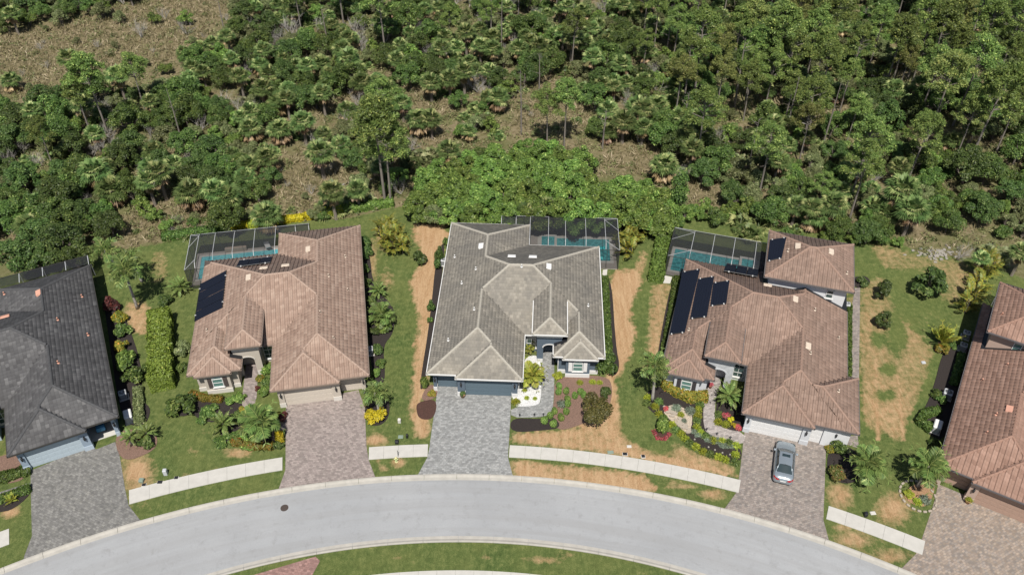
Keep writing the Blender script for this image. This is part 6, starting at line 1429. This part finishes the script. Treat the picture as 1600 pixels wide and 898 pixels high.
def car(px, py, rz):
    X_, Y_, _ = P(px, py, .4); t = thing('parked_car', 'silver-blue sedan parked on the brown-grey driveway, nose towards the garage', 'car', (X_, Y_, .03), rz)
    st_ = [(-2.42, .60, .36, .62), (-2.38, .78, .30, .84), (-2.2, .87, .24, .97), (-1.85, .905, .2, 1.02), (-1.2, .92, .18, .99), (-.4, .925, .18, .95), (.5, .925, .18, .93), (1.1, .92, .18, .94), (1.6, .905, .2, .89), (2.0, .87, .22, .82), (2.25, .78, .26, .74), (2.38, .62, .32, .64), (2.42, .42, .36, .56)]
    mb = MB(); v = []
    for x, w_, zl, zb in st_:
        zm = (zl+zb)/2; v += [(x, -w_*.9, zl), (x, -w_, zl+.12), (x, -w_*1.01, zm), (x, -w_*.96, zb-.07), (x, -w_*.84, zb), (x, -w_*.42, zb+.035), (x, 0, zb+.045), (x, w_*.42, zb+.035), (x, w_*.84, zb), (x, w_*.96, zb-.07), (x, w_*1.01, zm), (x, w_, zl+.12), (x, w_*.9, zl)]
    k = 13; n = len(st_); mb.add(v, [(i*k+j, (i+1)*k+j, (i+1)*k+(j+1) % k, i*k+(j+1) % k) for i in range(n-1) for j in range(k)]+[tuple(range(k)), tuple(range((n-1)*k, n*k))[::-1]])
    part('body', mb, M['car'], t, True)
    # greenhouse: roof skin and pillars in paint, glass panes set in between
    zr = 1.43; base = .965
    def q(name, pts, m, th=.0): mb = MB(); mb.add(pts, [tuple(range(len(pts)))] if len(pts) < 6 else []); part(name, mb, m, t)
    mb = MB(); R_ = [(-1.05, .55), (-.95, .60), (-.2, .625), (.35, .60), (.48, .55)]; v = []
    for x, w_ in R_: v += [(x, -w_, zr-.06), (x, -w_*.75, zr-.01), (x, 0, zr+.03), (x, w_*.75, zr-.01), (x, w_, zr-.06)]
    mb.add(v, [(i*5+j, (i+1)*5+j, (i+1)*5+j+1, i*5+j+1) for i in range(4) for j in range(4)]); rf = part('roof', mb, M['car'], t, True)
    mb = MB(); mb.bbox(-.12, .22, -.36, .36, zr+.022, zr+.036, .02); part('sunroof', mb, M['carglass'], rf)
    def curved(name, xa, wa, za, xb, wb, zb_, bulge, m):
        mb = MB(); v = []
        for j in range(9):
            f = j/8*2-1; v += [(xa+bulge*(1-f*f), f*wa, za), (xb+bulge*.35*(1-f*f), f*wb, zb_+.035*(1-f*f))]
        mb.add(v, [(2*j, 2*j+1, 2*j+3, 2*j+2) for j in range(8)]); part(name, mb, m, t, True)
    curved('windscreen', 1.12, .74, base, .48, .56, zr-.05, .16, M['carglass']); curved('rear_window', -1.72, .70, base+.05, -1.04, .55, zr-.05, -.10, M['carglass'])
    for sg in (-1, 1):
        mb = MB(); mb.add([(1.10, sg*.775, base-.01), (-1.70, sg*.775, base+.02), (-1.04, sg*.57, zr-.075), (.46, sg*.57, zr-.075)], [(0, 1, 2, 3)]); part('side_window', mb, M['carglass'], t)
        for xx in (-.98, .02):
            mb = MB(); mb.tube([(xx, sg*.782, base), (xx-.02, sg*.58, zr-.07)], .028, 4); part('pillar', mb, M['dark'], t)
        mb = MB(); mb.tube([(1.16, sg*.765, base-.01), (.48, sg*.565, zr-.06), (-.3, sg*.60, zr-.04), (-1.05, sg*.56, zr-.06), (-1.76, sg*.76, base+.03)], .04, 6); part('roof_rail', mb, M['car'], t, True)
        mb = MB(); mb.bbox(.78, .98, sg*.93-.02 if sg > 0 else -1.12, 1.12 if sg > 0 else -.91, .93, 1.06, .03); part('wing_mirror', mb, M['car'], t)
        mb = MB(); mb.add([(-2.40, sg*.42, .78), (-2.40, sg*.74, .76), (-2.19, sg*.885, .80), (-2.13, sg*.89, .93), (-2.26, sg*.80, .955), (-2.395, sg*.46, .88)], [tuple(range(6))]); 
        mb.add([(-2.25, sg*.86, .80), (-2.45, sg*.62, .76), (-2.47, sg*.36, .80), (-2.44, sg*.36, .90), (-2.36, sg*.66, .93), (-2.16, sg*.86, .985)], [tuple(range(6))]); part('tail_light', mb, M['red'], t)
        mb = MB(); mb.add([(2.30, sg*.76, .60), (2.44, sg*.42, .56), (2.42, sg*.42, .68), (2.2, sg*.80, .78), (2.0, sg*.88, .80), (2.06, sg*.89, .70)], [tuple(range(6))]); part('headlight', mb, M['glass'], t)
        for xx in (-1.42, 1.43):
            w_ = link('wheel', None, t); prof = [(.2, -.11), (.33, -.11), (.345, -.07), (.345, .07), (.33, .11), (.2, .11)]
            mb = MB(); mb.lathe(prof, 20); o = part('tyre', mb, M['rubber'], w_, True); w_.location = (xx, sg*.84, .345); w_.rotation_euler = (math.pi/2, 0, 0)
            mb = MB(); mb.lathe([(.22, -.1), (.22, .1)], 16); part('rim', mb, M['acmetal'], w_)
    mb = MB(); mb.tube([(-1.0, 0, zr), (-1.08, 0, zr+.1)], .02, 5); part('antenna', mb, M['dark'], t)
    mb = MB(); mb.box(-2.447, -2.425, -.25, .25, .60, .72); part('number_plate', mb, M['white'], t)
    mb = MB(); mb.box(-2.44, 2.4, -.02, .02, .3, .31); 
    for sg in (-1, 1):
        mb = MB(); mb.tube([(-1.76, sg*.80, 1.0), (.0, sg*.835, .955), (1.15, sg*.79, .945)], .012, 4); part('belt_trim', mb, M['dark'], t)
car(1225, 723, math.radians(90-17.5))
X_, Y_, _ = P(444.5, 793); mb = MB(); mb.lathe([(.36, 0), (.36, .014), (.30, .016), (.30, .012)], 20); t = thing('manhole_cover', 'round dark iron manhole cover in the road', 'manhole cover', (X_, Y_, .012), data=mb.mesh('manhole_cover', M['manhole']))
for i in range(5):
    mb = MB(); mb.box(-.26, .26, -.22+i*.1, -.19+i*.1, .0, .021); part('rib', mb, M['manhole'], t)
X_, Y_, _ = P(619.5, 721); t = thing('fire_hydrant', 'small yellow and white fire hydrant on the verge below the footpath', 'fire hydrant', (X_, Y_, 0))
mb = MB(); mb.lathe([(.17, 0), (.17, .06), (.11, .08), (.11, .5), (.14, .52), (.14, .56), (.12, .62), (.07, .68), (.03, .72)], 12); part('barrel', mb, M['yellow'], t, True)
for s_, a in ((-1, 0), (1, 0)): mb = MB(); mb.tube([(0, 0, .4), (s_*.2, 0, .4)], .055, 8); part('outlet', mb, M['hydgreen'], t)
mb = MB(); mb.tube([(0, 0, .36), (0, -.22, .36)], .07, 8); part('steamer_outlet', mb, M['hydgreen'], t)
mb = MB(); mb.tube([(.1, .6, 0), (.1, .62, .9)], .03, 6); thing('marker_post', 'thin dark marker post just behind the fire hydrant', 'post', (X_, Y_, 0), data=mb.mesh('marker_post', M['dark']))
def ubox(px, py, sx, sy, h, m, name, label, cat, lid=True, g=None):
    X_, Y_, _ = P(px, py, h*.5); t = thing(name, label, cat, (X_, Y_, 0), math.radians(random.uniform(-8, 8)), g); mb = MB(); mb.bbox(-sx/2, sx/2, -sy/2, sy/2, 0, h, min(.03, h*.3)); part('body', mb, M[m], t)
    if lid: mb = MB(); mb.bbox(-sx*.42, sx*.42, -sy*.42, sy*.42, h+.001, h+.03, .01); part('lid', mb, M['dark'] if lid == 'd' else M[m], t)
ubox(258, 737, .36, .36, .65, 'acmetal', 'utility_pedestal', 'pale grey pedestal standing on the lawn by the left footpath', 'utility box'); ubox(250, 753, .55, .4, .05, 'rock', 'meter_box', 'rectangular tan meter box beside the left footpath', 'meter box', 'd')
ubox(225, 757, .42, .36, .05, 'offwhite', 'valve_box', 'small white valve box at the left end of the footpath', 'valve box', 'd'); ubox(275.5, 746, .42, .36, .05, 'offwhite', 'valve_box', 'small white valve box right of the tan meter box', 'valve box', 'd'); ubox(221, 750, .45, .4, .3, 'plastic', 'utility_pedestal', 'low green utility pedestal near the slate house driveway', 'utility box')
ubox(624, 657, .3, .25, .5, 'offwhite', 'utility_pedestal', 'small white pedestal on the lawn left of the grey driveway', 'utility box'); ubox(620, 690, .35, .3, .4, 'dark', 'utility_pedestal', 'dark utility pedestal at the footpath between two driveways', 'utility box'); ubox(626, 682, .5, .4, .06, 'plastic', 'meter_box', 'flat green meter box above the dark pedestal', 'meter box'); ubox(636, 681, .2, .2, .5, 'dark', 'utility_pedestal', 'slim dark post between the two driveways', 'utility box')
ubox(976.5, 709, .5, .4, .05, 'offwhite', 'valve_box', 'white valve box with dark lid at the long footpath', 'valve box', 'd'); ubox(1005, 712.5, .4, .4, .05, 'white', 'valve_box', 'square white valve box nearer the dark mulch bed', 'valve box', 'd'); ubox(954, 706, .6, .35, .06, 'plastic', 'meter_box', 'grey-green meter box above the long footpath', 'meter box'); ubox(983, 697, .45, .3, .06, 'concrete', 'meter_box', 'pale meter box on the green patch', 'meter box')
ubox(1353, 803, .3, .3, .5, 'dark', 'utility_pedestal', 'dark pedestal with pale cap by the right footpath', 'utility box'); ubox(1364, 801, .5, .35, .06, 'concrete', 'meter_box', 'pale meter box beside the dark pedestal at right', 'meter box'); ubox(1443, 566, .45, .35, .1, 'acmetal', 'ground_box', 'small bluish box on the lawn left of the reddish house', 'box')
def potted(px, py, label, r=.24, m='terracotta', kind='green'):
    X_, Y_, _ = P(px, py, .3); t = thing('flower_pot', label, 'flower pot', (X_, Y_, .02)); mb = MB(); mb.lathe([(r*.65, 0), (r, .4), (r*1.1, .42), (r*1.1, .46), (r*.9, .46)], 14); part('pot', mb, M[m], t, True)
    link('plant', random.choice(BUSH[kind]), t, (0, 0, .4), (0, 0, 0), (r*1.4, r*1.4, .3))
potted(723, 617, 'brown pot with dark plant before the grey garage pier', .28, 'skin', 'dark'); potted(1513, 782, 'pot with yellow-green plant at the tan garage pier', .28, 'terracotta', 'tuft'); potted(1110, 603, 'flower pot at the entry wall of the brown house', .2, 'terracotta', 'pink')
for (x, y) in ((812, 651), (835, 650), (849, 650)):
    X_, Y_, _ = P(x, y); mb = MB(); mb.lathe([(.03, 0), (.03, .35), (.1, .36), (.1, .38), (.02, .44)], 8); thing('path_light', 'thin dark path light at the edge of the grey footpath', 'path light', (X_, Y_, 0), 0, 'path lights of the grey footpath', mb.mesh('path_light', M['dark']))
for i, (x, y) in enumerate(((1104, 673), (1120, 680), (1141, 686))):
    X_, Y_, _ = P(x, y); mb = MB(); mb.lathe([(.03, 0), (.03, .35), (.1, .36), (.1, .38), (.02, .44)], 8); thing('path_light', 'thin dark path light beside the curving brown-grey path', 'path light', (X_, Y_, 0), 0, 'path lights of the curving path', mb.mesh('path_light', M['dark']))
# things in the open garage of the slate house
gx, gy = H0.world(2.1, 1.75)[:2]; t = thing('beach_cart', 'blue topped cart standing inside the open garage', 'cart', (gx, gy, 0), H0.a)
mb = MB(); mb.bbox(-.4, .4, -.3, .3, .35, .8, .05); part('tub', mb, M['bluething'], t, True)
for sx in (-.38, .38): mb = MB(); mb.lathe([(.14, -.03), (.16, 0), (.14, .03)], 12); o = part('wheel', mb, M['rubber'], t); o.location = (sx, 0, .16); o.rotation_euler = (0, math.pi/2, 0)
mb = MB(); mb.tube([(0, -.3, .7), (0, -.8, .95)], .02, 5); part('handle', mb, M['dark'], t)
mb = MB(); r4 = random.Random(9); mb.tube([(0, 0, .12), (1.5, .4, .12), (3.6, -.3, .14), (5.0, .2, .08)], [.12, .1, .07, .03], 6)
X_, Y_, _ = P(530, 292); thing('fallen_log', 'fallen grey log lying in the dry clearing behind the rosy house', 'log', (X_, Y_, 0), .4, data=mb.mesh('fallen_log', M['twig']))
mb = MB(); mb.tube([(0, 0, .3), (3.5, -2.2, .6), (7.5, -4.5, .4)], [.16, .12, .04], 6); X_, Y_, _ = P(1180, 192); thing('fallen_log', 'long fallen grey trunk slanting through the pine wood', 'log', (X_, Y_, 1.5), 0, data=mb.mesh('fallen_trunk', M['twig']))

for i, u in enumerate((9.0, 10.6)):
    gx, gy = H1.world(u+.9, 26.45)[:2]; t = thing('lounge_chair', 'white lounge chair at the house end of the pale blue pool' if i else 'white lounge chair nearest the rosy house wall by the pool', 'lounge chair', (gx, gy, .13), H1.a+.3*i)
    mb = MB(); mb.box(-.3, .3, -.2, 1.1, .28, .34); part('seat', mb, M['white'], t)
    mb = MB(); mb.add([(-.3, -.2, .3), (.3, -.2, .3), (.3, -.75, .75), (-.3, -.75, .75), (-.3, -.2, .36), (.3, -.2, .36), (.3, -.75, .81), (-.3, -.75, .81)], [(0, 1, 2, 3), (4, 7, 6, 5), (0, 4, 5, 1), (2, 6, 7, 3), (1, 5, 6, 2), (0, 3, 7, 4)]); part('backrest', mb, M['white'], t)
    for a in (-.26, .26):
        for b in (-.1, 1.0): mb = MB(); mb.box(a-.03, a+.03, b-.03, b+.03, 0, .28); part('leg', mb, M['white'], t)
